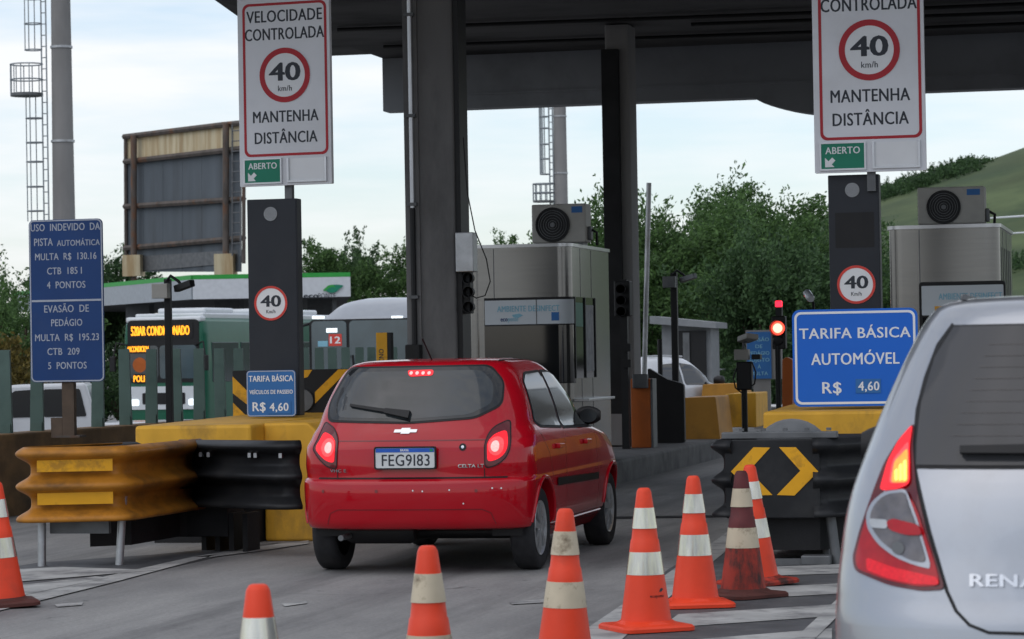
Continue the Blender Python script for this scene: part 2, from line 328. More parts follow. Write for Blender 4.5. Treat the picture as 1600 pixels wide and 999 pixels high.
# ------------------------------------------------------------------ lettering
_cap = {}
def text_mesh(s, size=1.0, bold=0., ext=.001, space=1.0):
    cu = bpy.data.curves.new('t', 'FONT'); cu.body = s; cu.size = size; cu.extrude = ext; cu.offset = bold; cu.resolution_u = 3; cu.space_character = space
    o = bpy.data.objects.new('t', cu); COL.objects.link(o)
    dg = bpy.context.evaluated_depsgraph_get(); dg.update()
    me = bpy.data.meshes.new_from_object(o.evaluated_get(dg)); bpy.data.objects.remove(o); bpy.data.curves.remove(cu)
    return me
def cap_height():
    if 'h' not in _cap:
        me = text_mesh('H'); _cap['h'] = max(v.co.y for v in me.vertices) - min(v.co.y for v in me.vertices)
    return _cap['h']
def txt(parent, s, cx, z0, h, mat, y, w=None, bold=.012, name='lettering', space=1.06, ext=.0008, rot=0, side='rear'):
    """text facing -y: centre cx, baseline z0, capital height h, optional total width w"""
    me = text_mesh(s, 1.0, 0.0, 0.0, space); b_ld = bold * 1.3
    k = h / cap_height(); xs = [v.co.x for v in me.vertices]; x0, x1 = min(xs), max(xs)
    kx = (w / (x1 - x0)) if w else k
    bm = bmesh.new(); bm.from_mesh(me)
    if b_ld:
        src = list(bm.faces); bx_ = b_ld / kx * k
        for j, (ddx, ddz) in enumerate(((-bx_, -.01), (bx_, -.02), (0, -.03))):
            d2_ = bmesh.ops.duplicate(bm, geom=src)
            for e_ in d2_['geom']:
                if isinstance(e_, bmesh.types.BMVert):
                    e_.co.x += ddx; e_.co.z += ddz
                    if j == 2: e_.co.y += b_ld * .5
    g = bmesh.ops.extrude_face_region(bm, geom=list(bm.faces))
    for e_ in g['geom']:
        if isinstance(e_, bmesh.types.BMVert): e_.co.z += 1
    for v in bm.verts:
        u, t, q = (v.co.x - (x0 + x1) / 2) * kx, v.co.y * k, v.co.z * ext * 2
        if rot: u, t = -t, u
        v.co = (cx + u, y - q, z0 + t)
    bmesh.ops.recalc_face_normals(bm, faces=bm.faces); bm.to_mesh(me); bm.free()
    return link(name, me, mat, parent)
def signboard(root, w, h, th, mat, border=None, bw=.02, inset=.02, r=.04, name='panel'):
    """upright board: x -w/2..w/2, z 0..h, front at y=-th"""
    MB().prism(rrect(-w / 2, w / 2, 0, h, r), 'y', -th, 0).build(name, mat, root)
    if border:
        a_ = inset
        MB().ring(rrect(-w / 2 + a_, w / 2 - a_, a_, h - a_, max(.005, r - a_ * .5)), rrect(-w / 2 + a_ + bw, w / 2 - a_ - bw, a_ + bw, h - a_ - bw, max(.004, r - a_ * .5 - bw * .7)), 'y', -th - .002, -th + .001).build('border', border, root)
# ================================================================== THE SETTING
def sstep(a_, b_, x): t = min(1, max(0, (x - a_) / (b_ - a_))); return t * t * (3 - 2 * t)
def zg(x, y):                        # the lanes fall away behind the plaza, the far carriageway lies lower
    k = sstep(-11.6, -10.6, x); s0 = 32 + 14 * k; s1 = 46 + 16 * k
    return -.6 * sstep(s0, s1, y)
def make_ground():
    xs = [-2500, -800, -300, -120, -60] + list(range(-40, 31, 2)) + [60, 150, 400, 1000, 2500]
    xs = sorted(set(xs + [-11.8, -11.3, -11.0, -10.6])); ys = [-600, -100, -20] + list(range(0, 100, 2)) + [110, 130, 170, 250, 400, 800, 1600, 4000]
    m = MB(); n = len(xs)
    m.add([(x, y, zg(x, y)) for y in ys for x in xs], [(j * n + i, j * n + i + 1, (j + 1) * n + i + 1, (j + 1) * n + i) for j in range(len(ys) - 1) for i in range(n - 1)])
    return struct(m.build('ground', 'ground', smooth=30))
ground = make_ground()
def decal(pts, z, name, mat, parent=ground):
    return MB().add([(*p[:2], z) for p in pts], [tuple(range(len(pts)))]).build(name, mat, parent)
def gq(*pp): return [G(*p) for p in pp]
# gore in front of the right island: dark sealed triangle with pale stripes
decal(gq((925, 1075), (980, 940), (1045, 890), (1120, 845), (1160, 815), (1330, 815), (1330, 1075)), .004, 'gore_surface', 'paint_dark')
for q in (((1130, 838), (1165, 806), (1192, 806), (1166, 838)), ((1040, 900), (1130, 838), (1166, 838), (1088, 900)), ((960, 955), (1040, 900), (1088, 900), (1022, 955)), ((835, 1040), (960, 955), (1022, 955), (930, 1040))):
    decal(gq(*q), .008, 'painted_edge_line', 'paint_white')
for q in (((1200, 888), (1345, 882), (1345, 897), (1190, 902)), ((1150, 922), (1345, 912), (1345, 928), (1120, 940)), ((1060, 962), (1330, 945), (1330, 963), (1030, 984)), ((1010, 1008), (1300, 984), (1300, 1008), (985, 1035))):
    decal(gq(*q), .008, 'painted_stripe', 'paint_white')
decal(gq((1318, 930), (1345, 930), (1235, 1040), (1200, 1040)), .012, 'painted_edge_line', 'paint_white')
decal(gq((1150, 845), (1345, 838), (1345, 868), (1195, 874)), .008, 'concrete_patch', 'paint_white')
# left gore and edge line
decal(gq((-60, 900), (60, 880), (235, 868), (440, 848), (300, 880), (0, 950), (-60, 965)), .004, 'gore_surface', 'paint_dark')
for q in (((-60, 965), (0, 948), (0, 956), (-60, 975)), ((0, 940), (180, 899), (300, 872), (340, 868), (180, 911), (0, 956)), ((300, 872), (400, 856), (482, 846), (482, 851), (410, 862), (330, 872))):
    decal(gq(*q), .008, 'painted_edge_line', 'paint_white')
for q in (((-40, 895), (95, 888), (245, 893), (-40, 917)), ((-40, 925), (150, 903), (170, 905), (-40, 948))):
    decal(gq(*q), .010, 'painted_stripe', 'paint_white')
for q in (((795, 942), (850, 938), (852, 943), (800, 946)), ((85, 946), (130, 942), (128, 947), (90, 950)), ((440, 945), (478, 941), (480, 944), (445, 949))):
    decal(gq(*q), .006, 'worn_paint_scrap', 'paint_white')
decal(gq((700, 812), (1120, 806), (1122, 809), (700, 815)), .006, 'expansion_joint', 'black_concrete')
# islands: raised kerbs
def island(pts, h, name='traffic_island'):
    return struct(MB().prism(pts, 'z', -.7, h).build(name, 'kerb', bevel=.03))
island([(-8.0, 24.6), (-6.6, 23.4), (-6.12, 31.2), (-6.12, 58), (-8.0, 58)], .26)
island([(-3.15, 23.2), (-1.95, 23.2), (-1.75, 27), (-1.75, 52), (-3.3, 52), (-3.3, 34)], .24)
# -------- concrete canopy over the lanes
can = thing('toll_canopy', 'dark concrete canopy roof with stained soffit over the toll lanes', 'canopy', (0, 0, 0))
zb = 5.78
def CZ(px, py): r = ray(px, py); return CAMP + r * ((zb - H_CAM) / r.z)
c0 = CZ(462, 90); c1 = CZ(335, 0); dv = (c1 - c0)
CF = 21.0  # unseen front edge, carried forward so the roof shades the booths
cf = c0 + dv * ((CF - c0.y) / dv.y)
YB = c0.y
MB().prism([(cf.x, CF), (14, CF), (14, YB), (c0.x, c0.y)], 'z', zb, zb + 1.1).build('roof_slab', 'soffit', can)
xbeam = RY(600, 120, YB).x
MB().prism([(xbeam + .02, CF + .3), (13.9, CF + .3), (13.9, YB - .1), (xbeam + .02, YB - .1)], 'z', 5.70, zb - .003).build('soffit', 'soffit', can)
zb2 = RY(950, 162, YB).z
prof = [(xbeam, zb + .9), (xbeam, zb2)]
xh0, xh1, xh2 = RY(1178, 153, YB).x, RY(1325, 180, YB).x, RY(1442, 140, YB).x
N_ = 24
for k in range(N_ + 1):
    x = xh0 + (xh2 - xh0) * k / N_
    prof.append((x, zb2 - .27 * math.sin(math.pi * k / N_) ** .8))
prof += [(14.05, zb2), (14.05, zb + .9)]
MB().prism(prof, 'y', YB - .08, YB + .3).build('fascia_beam', 'beam', can)
for k, (x0, x1, y) in enumerate(((-10.4, 2, 37.6), (-10.4, 2, 35.4), (-6, 6, 36.5))):
    MB().tube([(x0, y, 5.66), ((x0 + x1) / 2, y + .25, 5.64), (x1, y + .5, 5.66)], .025).build('conduit', 'black', can)
B(xbeam + .3, 13, YB - .1, YB - .079, zb2 + .18, zb2 + .215).build('fascia_rail', 'beam', can)
# -------- columns
def column(px0, px1, d, depth, label):
    a_ = P(px0, 300, d); b_ = P(px1, 300, d); w = b_.x - a_.x; yy = (a_.y + b_.y) / 2
    t = thing('canopy_column', label, 'column', ((a_.x + b_.x) / 2, yy, .26))
    MB().prism(rpoly([(-w / 2, 0), (w / 2, 0), (w / 2, depth), (-w / 2, depth)], .03), 'z', -.3, 5.42).build('shaft', 'conc_dark', t, smooth=40)
    return t, w, yy
col1, w1, y1 = column(633, 712, 27.0, .46, 'thick dark concrete column directly behind the red car')
# pipe, cable trunking on column 1
x = -w1 / 2 + .07
B(-w1 / 2 - .006, -w1 / 2 + .13, -.035, -.001, .2, 5.1).build('cable_trunking', 'conc_dark', col1)
MB().tube([(x, -.06, 2.6), (x, -.06, 5.15)], .022).build('conduit', 'alu', col1, smooth=40)
MB().tube([(x, -.06, .4), (x, -.06, 2.6)], .026).build('conduit', 'black', col1, smooth=40)
for z in (2.62, 3.45, 4.4, 1.75): B(x - .045, x + .045, -.09, -.036, z, z + .03).build('pipe_clamp', 'galv_dark', col1)
B(x - .07, x + .07, -.16, -.037, 1.05, 1.32).build('junction_box', 'black', col1, bevel=.01)
B(w1 / 2 + .002, w1 / 2 + .05, .04, .36, .2, 5.1).build('dark_side_strip', 'black', col1)  # black strip along the column's right side
col2, w2, y2 = column(948, 987, 37.0, .5, 'slimmer dark column beyond the booth with grey outer half')
col2.children[0].data.materials[0] = M['mast']  # lighter concrete paints the sky light on the shaft's right half
B(-w2 / 2 - .03, -w2 / 2 + .19, -.12, -.002, .0, 5.1).build('painted_shade_strip', 'black_concrete', col2, bevel=.01)  # added dark strip, paints the unlit left part of the column
B(-w2 / 2 + .0, w2 / 2 - .06, -.16, -.122, .02, .42).build('base_panel', 'mast', col2)
# box, signal head, loose wire hanging on column 1
def at1(px, py, dy=0.): return RY(px, py, y1 + dy)
p = at1(725, 425, -.1)
o = B(-.085, .085, -.08, .1, 0, .37).build('electrical_box', 'galv', None, bevel=.008, loc=(p.x - .005, y1 + .02, p.z)); tag(o, 'grey metal electrical box on the side of the thick column', 'box')
t = thing('dark_signal_head', 'unlit black signal head under the grey box on thick column', 'traffic light', (at1(724, 490).x, y1 + .12, at1(724, 490).z))
B(-.06, .05, -.05, .1, 0, .40).build('housing', 'black', t, bevel=.01)
for z in (.06, .2, .33): MB().lathe([(.045, -.03), (.055, -.14), (.05, -.14), (.04, -.03)], 14, 'y', (.05, 0, z)).build('visor', 'black', t, smooth=40)
pts = [at1(*q) for q in ((724, 215), (730, 300), (742, 360), (760, 405), (766, 440), (758, 462), (744, 466), (731, 458))]
o = MB().tube([tuple(p) for p in pts], .006, 6).build('loose_wire', 'black', None, smooth=60); tag(o, 'thin loose black wire looping down beside the thick column', 'wire')

# ================================================================== BARRIERS
t = thing('concrete_barrier', 'yellow painted concrete barrier block behind the orange crash cushion', 'barrier', (0, 0, 0))
tp = .95
yA = P(210, 668, 23.2).y; xA0 = RY(210, 668, yA).x; xA1 = RY(392, 668, yA).x; xB1 = -6.72
MB().prism([(yA, .30), (yA, tp), (yA + 3.6, tp + .03), (yA + 3.6, .30)], 'x', xA0, xA1 + .002).build('front_block', 'yellow', t, bevel=.025)
MB().prism([(xA1, .0), (xA1, tp + .004), (xB1 - .12, tp + .004), (xB1, tp - .1), (xB1, .28), (xB1 + .13, .1), (xB1 + .13, 0)], 'y', yA + .32, yA + 4.6).build('side_block', 'yellow', t, bevel=.02)
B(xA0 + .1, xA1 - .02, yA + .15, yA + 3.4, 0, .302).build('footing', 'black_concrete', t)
# long low wall with the green slats
wx = -11.1
pw = P(-30, 680, 27); pe = P(212, 668, 31)
def wl(y): return wx + (y - 26) * .004
o = MB().prism([(24.0, -.4), (24.0, .80), (46, .72), (46, -.7)], 'x', wx - .16, wx + .16).build('low_wall', 'brown', None, bevel=.02)
tag(o, 'long low brown concrete wall carrying the green slats', 'wall')
fence = thing('slat_fence', 'row of upright flat green slats standing on the low brown wall', 'fence', (0, 0, 0))
sx = [-38, 8, 57, 108, 152, 196, 236, 276, 311, 344, 374, 402, 428, 453, 477, 500, 521, 542, 562, 581, 599, 616]
slat_me = None; cap_me = None
for i, px in enumerate(sx):
    q = RX(px, 600, wx); 
    if slat_me is None:
        m = MB(); m.prism(rpoly([(-.068, .0), (.068, 0), (.056, .86), (-.056, .86)], .01), 'y', -.03, .03)
        so_ = m.build('slat', 'fence_green', fence); slat_me = so_.data
        so_.location = (q.x, q.y, .74)
        fo_ = B(-.055, .055, -.05, -.031, .015, .14).build('foot_plate', 'fence_green', so_); cap_me = fo_.data
    else:
        so_ = link('slat', slat_me, None, fence, loc=(q.x, q.y, .74))
        fo_ = link('foot_plate', cap_me, None, so_)
    so_.rotation_euler = (R_(random.Random(i).uniform(-.7, .7)), R_(random.Random(i + 50).uniform(-.8, .8)), R_(10))
# -------- crash cushions: corrugated beams
def beam_profile(z0, z1, amp):
    k = []; n = 54
    for i in range(n + 1):
        t_ = i / n; u = (t_ * 3) % 1 if t_ < 1 else 1.0
        c_ = .5 + .5 * math.cos(2 * math.pi * t_ * 2.25 - .39); k.append((z0 + (z1 - z0) * t_, amp * c_ ** 2.0))
    return k
def corr_beam(path, z0, z1, amp, name, mat, parent, taper=None):
    pr = beam_profile(z0, z1, amp); rings = []
    pts = [Vector(p) for p in path]
    for i, p in enumerate(pts):
        dd = (pts[min(i + 1, len(pts) - 1)] - pts[max(i - 1, 0)]).normalized()
        nrm = Vector((dd.y, -dd.x))
        rings.append([(p.x + nrm.x * a_, p.y + nrm.y * a_, z) for z, a_ in pr])
    return MB().loft(rings, cap=False, close=False).build(name, mat, parent, smooth=60, solid=.006)
def smooth_path(pts, r, n=5):
    out = [Vector(pts[0])]
    for i in range(1, len(pts) - 1):
        p0, p1, p2 = Vector(pts[i - 1]), Vector(pts[i]), Vector(pts[i + 1])
        q = min(r, .45 * (p0 - p1).length, .45 * (p2 - p1).length)
        a_ = p1 + (p0 - p1).normalized() * q; b_ = p1 + (p2 - p1).normalized() * q
        for k in range(n + 1): t_ = k / n; out.append(a_ * (1 - t_) ** 2 + p1 * 2 * t_ * (1 - t_) + b_ * t_ * t_)
    out.append(Vector(pts[-1])); return [tuple(p) for p in out]
cc = thing('crash_cushion', 'rusty orange and black corrugated crash cushion on posts beside the left lane', 'crash cushion', (0, 0, 0))
A0 = P(48, 760, 20.7); A1 = P(186, 760, 20.75); A2 = P(303, 750, 22.2); A3 = P(456, 750, 21.5)
xy = lambda p: (p.x, p.y)
Z0, Z1 = .335, .865
corr_beam(smooth_path([(A0.x + .42, A0.y + .85), (A0.x - .02, A0.y + .1), xy(A0), xy(A1), xy(A2)], .07), Z0, Z1, .11, 'orange_rail', 'orange_rust', cc)
dirb = (Vector(xy(A3)) - Vector(xy(A2))).normalized()
corr_beam(smooth_path([xy(Vector((*(Vector(xy(A2)) - dirb * .10), 0)) + Vector((.02, -.05, 0))), tuple(Vector(xy(A3)) - dirb * .05 + Vector((.0, -.04))), tuple(Vector(xy(A3)) + dirb * .06 + Vector((.0, .06)))], .08), Z0 + .02, Z1 - .005, .11, 'black_rail', 'black_rail', cc)
for zf in (.311, .756):
    zz = Z0 + (Z1 - Z0) * zf; q0, q1 = P(60, 740, 20.69), P(178, 740, 20.73)
    MB().add([(q0.x, q0.y - .02, zz - .044), (q1.x, q1.y - .02, zz - .044), (q1.x, q1.y - .02, zz + .044), (q0.x, q0.y - .02, zz + .044)], [(0, 1, 2, 3)]).build('reflective_strip', 'reflect_yellow', cc, solid=.03)
for px in (65, 186):
    q = P(px, 850, 20.85); MB().tube([(q.x, q.y, 0), (q.x + (.03 if px > 100 else 0), q.y + .02, .5)], .03, 12).build('post', 'galv', cc, smooth=40)
q0, q1 = P(78, 830, 20.9), P(178, 830, 20.9)
B(q0.x, q1.x, q0.y, q0.y + .05, .235, .45).build('bracket_plate', 'galv_dark', cc)
q0, q1 = P(92, 700, 21.2), P(300, 700, 22.4)
MB().prism([(A0.x + .12, A0.y + .25), (A1.x - .08, A1.y + .2), (A2.x - .1, A2.y), (A2.x - .1, A2.y + .9), (A0.x + .35, A0.y + 1.6)], 'z', .80, .83).build('top_plate', 'galv_dark', cc)
MB().prism([(A0.x + .25, A0.y + .5), (A1.x - .1, A1.y + .5), (A2.x - .1, A2.y), (A2.x + .3, A2.y - .1), (A2.x + .3, A2.y + .3), (A0.x + .5, A0.y + 1.6)], 'z', .12, .5).build('inner_frame', 'black_concrete', cc)
for k in range(4):
    q = A2 + (A3 - A2) * (k / 7 + .05); B(q.x - .02, q.x + .02, q.y + .1, q.y + .4, .0, .30).build('frame_strut', 'black_concrete', cc)
for k, (tx, ty) in enumerate(((.22, 1.05),)):
    m = MB().lathe([(.11, -.07), (.2, -.085), (.25, -.06), (.26, 0), (.25, .06), (.2, .085), (.11, .07)], 28, 'z').build('tyre', 'rubber', cc, smooth=50)
    m.location = (A0.x + tx + .05, A0.y + ty - .15, .775); m.rotation_euler = (R_(2), R_(-2), 0)
# bolts on the black rail
for f in (.12, .2, .62, .68, .93):
    q = A2 + (A3 - A2) * f; B(q.x - .012, q.x + .012, q.y - .105, q.y - .06, .735, .77).build('bolt_slot', 'galv', cc)
# right crash cushion with arrows
rc = thing('crash_cushion', 'black crash cushion with two yellow arrows in front of the right island', 'crash cushion', (0, 0, 0))
F0 = P(1133, 740, 19.8); F1 = P(1284, 740, 19.75); yF = F0.y
rc_z0, rc_z1 = .335, .865
MB().prism(rpoly([(F0.x, rc_z0 - .01), (F1.x, rc_z0 - .01), (F1.x, rc_z1), (F0.x, rc_z1)], .02), 'y', yF - .02, yF + .03).build('face_panel', 'black_rail', rc, bevel=.008)
corr_beam(smooth_path([(F0.x + .25, yF + 1.4), (F0.x - .02, yF + .5), (F0.x - .015, yF + .02), (F0.x + .06, yF + .01)], .05), rc_z0, rc_z1, .09, 'corrugated_rail', 'black_rail', rc)
corr_beam(smooth_path([(F1.x - .05, yF + .01), (F1.x + .03, yF + .02), (F1.x + .42, yF + .75), (F1.x + .62, yF + 2.2)], .08), rc_z0, rc_z1, .09, 'corrugated_rail', 'black_rail', rc)
def rcp(pts): return [(lambda q: (q.x, q.z))(RY(px, py, yF - .02)) for px, py in pts]
right_arrow = [(1217.5, 699), (1243.5, 699), (1278.6, 737), (1241.5, 774.5), (1214, 773.7), (1250.6, 735.8)]
MB().prism(rcp(right_arrow), 'y', yF - .026, yF - .019).build('arrow', 'reflect_yellow', rc)
MB().prism(rcp([(2 * 1210.5 - a_, b_ + (.6 if k == 0 else 0)) for k, (a_, b_) in enumerate(right_arrow)]), 'y', yF - .026, yF - .019).build('arrow', 'reflect_yellow', rc)
B(F0.x - .02, F1.x + .12, yF - .01, yF + .09, rc_z1 + .004, rc_z1 + .05).build('top_rail', 'galv_dark', rc, bevel=.006)
for k in range(5): B(F0.x + .1 + k * .15, F0.x + .13 + k * .15, yF + .01, yF + .05, rc_z1 + .056, rc_z1 + .075).build('bolt', 'galv_dark', rc)
m = MB().lathe([(.0, -.01), (.27, -.01), (.29, .0), (.27, .01), (.0, .01)], 32, 'y').build('rear_disc', 'galv_dark', rc, smooth=40); m.location = ((F0.x + F1.x) / 2 + .06, yF + .6, .70)
MB().prism([(F0.x + .05, yF + .1), (F1.x - .02, yF + .1), (F1.x + .35, yF + .9), (F1.x + .4, yF + 2.6), (F0.x + .2, yF + 2.6)], 'z', .1, .82).build('inner_frame', 'black_concrete', rc)
for x_, y_ in ((F1.x + .02, .25), (F1.x + .09, .12), (F0.x + .1, .3)):
    MB().tube([(x_, yF + y_, 0), (x_ - .06, yF + y_ + .02, .5)], .035, 10).build('post', 'galv_dark', rc, smooth=40)
B(F1.x - .14, F1.x + .06, yF - .02, yF + .12, .0, .07).build('foot_bracket', 'galv_dark', rc, bevel=.01)
B(F0.x + .05, F1.x + .05, yF + .04, yF + .1, .0, .045).build('base_rail', 'galv_dark', rc)
t = thing('concrete_barrier', 'yellow painted concrete barrier under the large blue fare sign', 'barrier', (0, 0, 0))
yR = P(1192, 660, 22.6).y; xR0 = RY(1192, 660, yR).x; xR1 = xR0 + 1.22; zR = RY(1192, 644, yR).z
MB().prism([(yR, .62), (yR, zR), (yR + 4.2, zR + .07), (yR + 4.2, .62)], 'x', xR0, xR1).build('block', 'yellow', t, bevel=.025)
B(xR0 + .05, xR1 - .05, yR + .04, yR + 4.1, 0, .622).build('footing', 'black_concrete', t)  # unseen footing raised and blackened to cut yellow reflections in the red car

# ================================================================== SIGNS AND TOTEMS
def totem(px, py_bot, py_top, d, wpx, label, win=False):
    b_ = P(px, py_bot, d); s = FOC / d; w = wpx / s / math.cos(R_(13)) * .97; h = (py_bot - py_top) / s
    t = thing('speed_totem', label, 'totem', tuple(b_)); dp = .14
    B(-w / 2, w / 2, 0, dp, 0, h).build('casing', 'totem', t, bevel=.008)
    B(-w / 2 + .012, w / 2 - .012, -.004, .004, .01, h - .012).build('front_panel', 'totem', t)
    zs = h - .13
    sp = MB().prism(circ(-.01, zs, .062), 'y', -.010, -.002).build('loudspeaker', 'galv_dark', t)
    m = MB()
    for r in range(1, 5):
        for k in range(6 * r):
            a_ = 2 * math.pi * k / (6 * r); m.prism(circ(-.01 + .0135 * r * math.cos(a_), zs + .0135 * r * math.sin(a_), .0042, 6), 'y', -.0125, -.009)
    m.build('grille', 'alu', sp)
    zc = b_.z; zz = h * .50
    return t, w, h
M['red_lt'] = pm('bright_red_print', (.62, .06, .045), .5)
def round40(t, cx, cz, r, y, km, name='speed_disc'):
    o = MB().prism(circ(cx, cz, r, 48), 'y', y - .006, y).build(name, 'white_plain', t)
    MB().ring(circ(cx, cz, r, 48), circ(cx, cz, r * (.80 if km == 'km/h' else .87), 48), 'y', y - .009, y - .004).build('red_ring', 'red_print' if km == 'km/h' else 'red_lt', o)
    txt(o, '40', cx, cz - r * .20, r * .64, 'black_print', y - .0065, w=r * 1.18, bold=.03, space=1.0)
    txt(o, km, cx, cz - r * .58, r * .20, 'black_print', y - .0065, w=r * .54, bold=.006)
    return o
M['red_lt'] = pm('bright_red_print', (.62, .06, .045), .5)
dT1, dT2 = 25.0, 24.4
tot1, tw1, th1 = totem(430, 650, 311, dT1, 82, 'dark totem with round 40 sign behind the small fare plate, left')
tot2, tw2, th2 = totem(1340, 640, 273, dT2, 80, 'dark totem with round 40 sign behind the large blue fare sign')
s1, s2 = FOC / dT1, FOC / dT2
round40(tot1, -.02, (650 - 474) / s1, 27 / s1, -.004, 'Km/h'); round40(tot2, .01, (640 - 445) / s2, 30 / s2, -.004, 'Km/h')
B(-.16, .17, -.0055, -.003, th2 - .62, th2 - .32).build('display_window', 'black', tot2)
def speed_sign(px, d, rz, py_bot, wpx, label, yscale, top_extra):
    """tall white board; py of features given for the left sign by fractions of width"""
    b_ = P(px, py_bot, d); s = FOC / d; w = wpx / s / math.cos(R_(13 + rz)); k = yscale / s
    t = thing('speed_limit_sign', label, 'sign', tuple(b_), -rz)
    h = (293 + top_extra) * k; th = .05; y = -th
    MB().prism(rrect(-w / 2, w / 2, 0, h, .008), 'y', -th, 0).build('panel', 'white', t)
    z0, z1 = 46 * k, 286 * k; x0, x1 = -w / 2 + .055 * w, w / 2 - .03 * w
    bw = .026 * w
    MB().ring(rrect(x0, x1, z0, z1, .06), rrect(x0 + bw, x1 - bw, z0 + bw, z1 - bw, .045), 'y', y - .003, y + .001).build('red_border', 'red_print', t)
    cx = .01
    txt(t, 'VELOCIDADE', cx, 256 * k, 18 * k, 'black_print', y, w=.82 * w, bold=.014)
    txt(t, 'CONTROLADA', cx, 228 * k, 18 * k, 'black_print', y, w=.86 * w, bold=.014)
    txt(t, 'MANTENHA', cx, 99 * k, 17.5 * k, 'black_print', y, w=.71 * w, bold=.014)
    txt(t, 'DISTÂNCIA', cx, 66 * k, 17.5 * k, 'black_print', y, w=.68 * w, bold=.014)
    round40(t, cx, 172 * k, .275 * w, y, 'km/h')
    # ABERTO plate and empty plate holder
    gx0, gx1 = -w / 2 + .055 * w, -w / 2 + .455 * w
    g = B(gx0, gx1, y - .012, y, 5 * k, 41 * k).build('open_plate', 'green_print', t)
    MB().ring([(gx0 - .008, 3 * k), (gx1 + .008, 3 * k), (gx1 + .008, 43 * k), (gx0 - .008, 43 * k)], [(gx0 + .006, 5.5 * k), (gx1 - .006, 5.5 * k), (gx1 - .006, 41 * k), (gx0 + .006, 41 * k)], 'y', y - .018, y + .001).build('plate_frame', 'alu', g)
    txt(g, 'ABERTO', (gx0 + gx1) / 2, 26.5 * k, 9.5 * k, 'white_plain', y - .012, w=.31 * w, bold=.014)
    ax, az = gx0 + .04 * w, 8 * k; u = 7.0 * k
    MB().prism([(ax, az), (ax + 1.9 * u, az), (ax + 1.35 * u, az + .55 * u), (ax + 2.1 * u, az + 1.3 * u), (ax + 1.45 * u, az + 1.95 * u), (ax + .7 * u, az + 1.2 * u), (ax, az + 1.9 * u)], 'y', y - .0135, y - .011).build('arrow', 'white_plain', g)
    hx0, hx1 = -w / 2 + .52 * w, -w / 2 + .95 * w
    ho = B(hx0 + .02, hx1 - .02, y - .004, y + .001, 7 * k, 41 * k).build('plate_holder', 'white_plain', t)
    for (a0, a1, b0, b1) in ((hx0, hx0 + .02, 4 * k, 42 * k), (hx1 - .02, hx1, 4 * k, 42 * k), (hx0 + .02, hx1 - .02, 4 * k, 7 * k)): B(a0, a1, y - .02, y + .001, b0, b1).build('rail', 'alu', ho)
    pole = B(-.035, .035, .002, .06, -.16, h).build('support_post', 'galv_dark', t)
    return t
speed_sign(450, 26.0, 6, 290, 147, 'tall white speed board with red border at left, whole VELOCIDADE line in view', 1.0, 26)
speed_sign(1361, 24.3, 0, 269, 169, 'tall white speed board with red border in front of booth at right', 1.105, 26)
# fare signs
b_ = P(425, 651, 24.6); s = FOC / 24.6
t = thing('fare_sign', 'small blue fare plate for passenger vehicles leaning on the left totem', 'sign', tuple(b_)); w, h = 80 / s, 72 / s
signboard(t, w, h, .012, 'midblue', 'silver_print', .007, .003, .03)
txt(t, 'TARIFA BÁSICA', 0, h * .76, h * .125, 'white_plain', -.013, w * .9, .014); txt(t, 'VEÍCULOS DE PASSEIO', 0, h * .49, h * .085, 'white_plain', -.013, w * .88, .014)
txt(t, 'R$', -.25 * w, h * .12, h * .19, 'white_plain', -.013, w * .26, .014)
g = B(-.07 * w, .40 * w, -.018, -.012, h * .06, h * .33).build('price_plate', 'midblue', t); txt(g, '4,60', .16 * w, h * .12, h * .17, 'white_plain', -.018, w * .38, .014)
b_ = P(1338, 632, 22.75); s = FOC / 22.75
t = thing('fare_sign', 'large bright blue fare sign with white border on the right barrier', 'sign', (b_.x, b_.y, zR + .03)); w, h = 192 / s / math.cos(R_(11)), 152 / s
t.rotation_euler = (0, 0, R_(0))
signboard(t, w, h, .02, 'blue', 'white_plain', .018, .018, .06)
txt(t, 'TARIFA BÁSICA', 0, h * .70, h * .105, 'white_plain', -.021, w * .885, .014); txt(t, 'AUTOMÓVEL', 0, h * .43, h * .115, 'white_plain', -.021, w * .70, .014)
txt(t, 'R$', -.19 * w, h * .135, h * .115, 'white_plain', -.021, w * .15, .014)
g = B(0 * w, .20 * w, -.026, -.02, h * .135, h * .28).build('price_plate', 'midblue', t); txt(g, '4,60', .105 * w, h * .16, h * .09, 'white_plain', -.026, w * .165, .014)
# tall navy sign at left
b_ = P(107, 597, 27.6); s = FOC / 27.6
t = thing('penalty_sign', 'tall navy blue sign listing toll fines on a brown post, far left', 'sign', tuple(b_)); w, h = 119 / s / math.cos(R_(13)), 254 / s
signboard(t, w, h, .02, 'navy', 'silver_print', .012, .004, .05)
B(-w / 2 + .02, w / 2 - .02, -.0225, -.019, h * .495, h * .507).build('divider', 'silver_print', t)
u = h / 254.0
for s_, zpx, cx, ww, hh in (('USO  INDEVIDO  DA', 355, 0, 112, 11), ('PISTA', 378, -.30, 30, 11.5), ('AUTOMÁTICA', 379, .175, 69, 9), ('MULTA  R$  130.16', 400.5, 0, 99, 10.5), ('CTB  185 I', 423, -.02, 56, 10.5), ('4  PONTOS', 445, .0, 62, 10.5),
                         ('EVASÃO  DE', 482.5, .0, 72, 11), ('PEDÁGIO', 504, 0, 50, 10.5), ('MULTA  R$  195.23', 527, 0, 103, 10.5), ('CTB  209', 549, -.05, 52, 10.5), ('5  PONTOS', 571, .0, 62, 10.5)):
    txt(t, s_, cx * w, (597 - zpx - 5.5) * u, hh * u, 'silver_print', -.0205, ww / 119 * w, .008)
zb_ = -(b_.z - .75)
B(-.07, .05, .002, .07, zb_, h * .9).build('post', 'brown_post', t); B(-.19, -.075, .01, .06, zb_, zb_ + .19).build('old_stub', 'brown_post', t)
B(-.15, .12, -.04, .14, zb_, zb_ + .02).build('base_plate', 'rust', t)
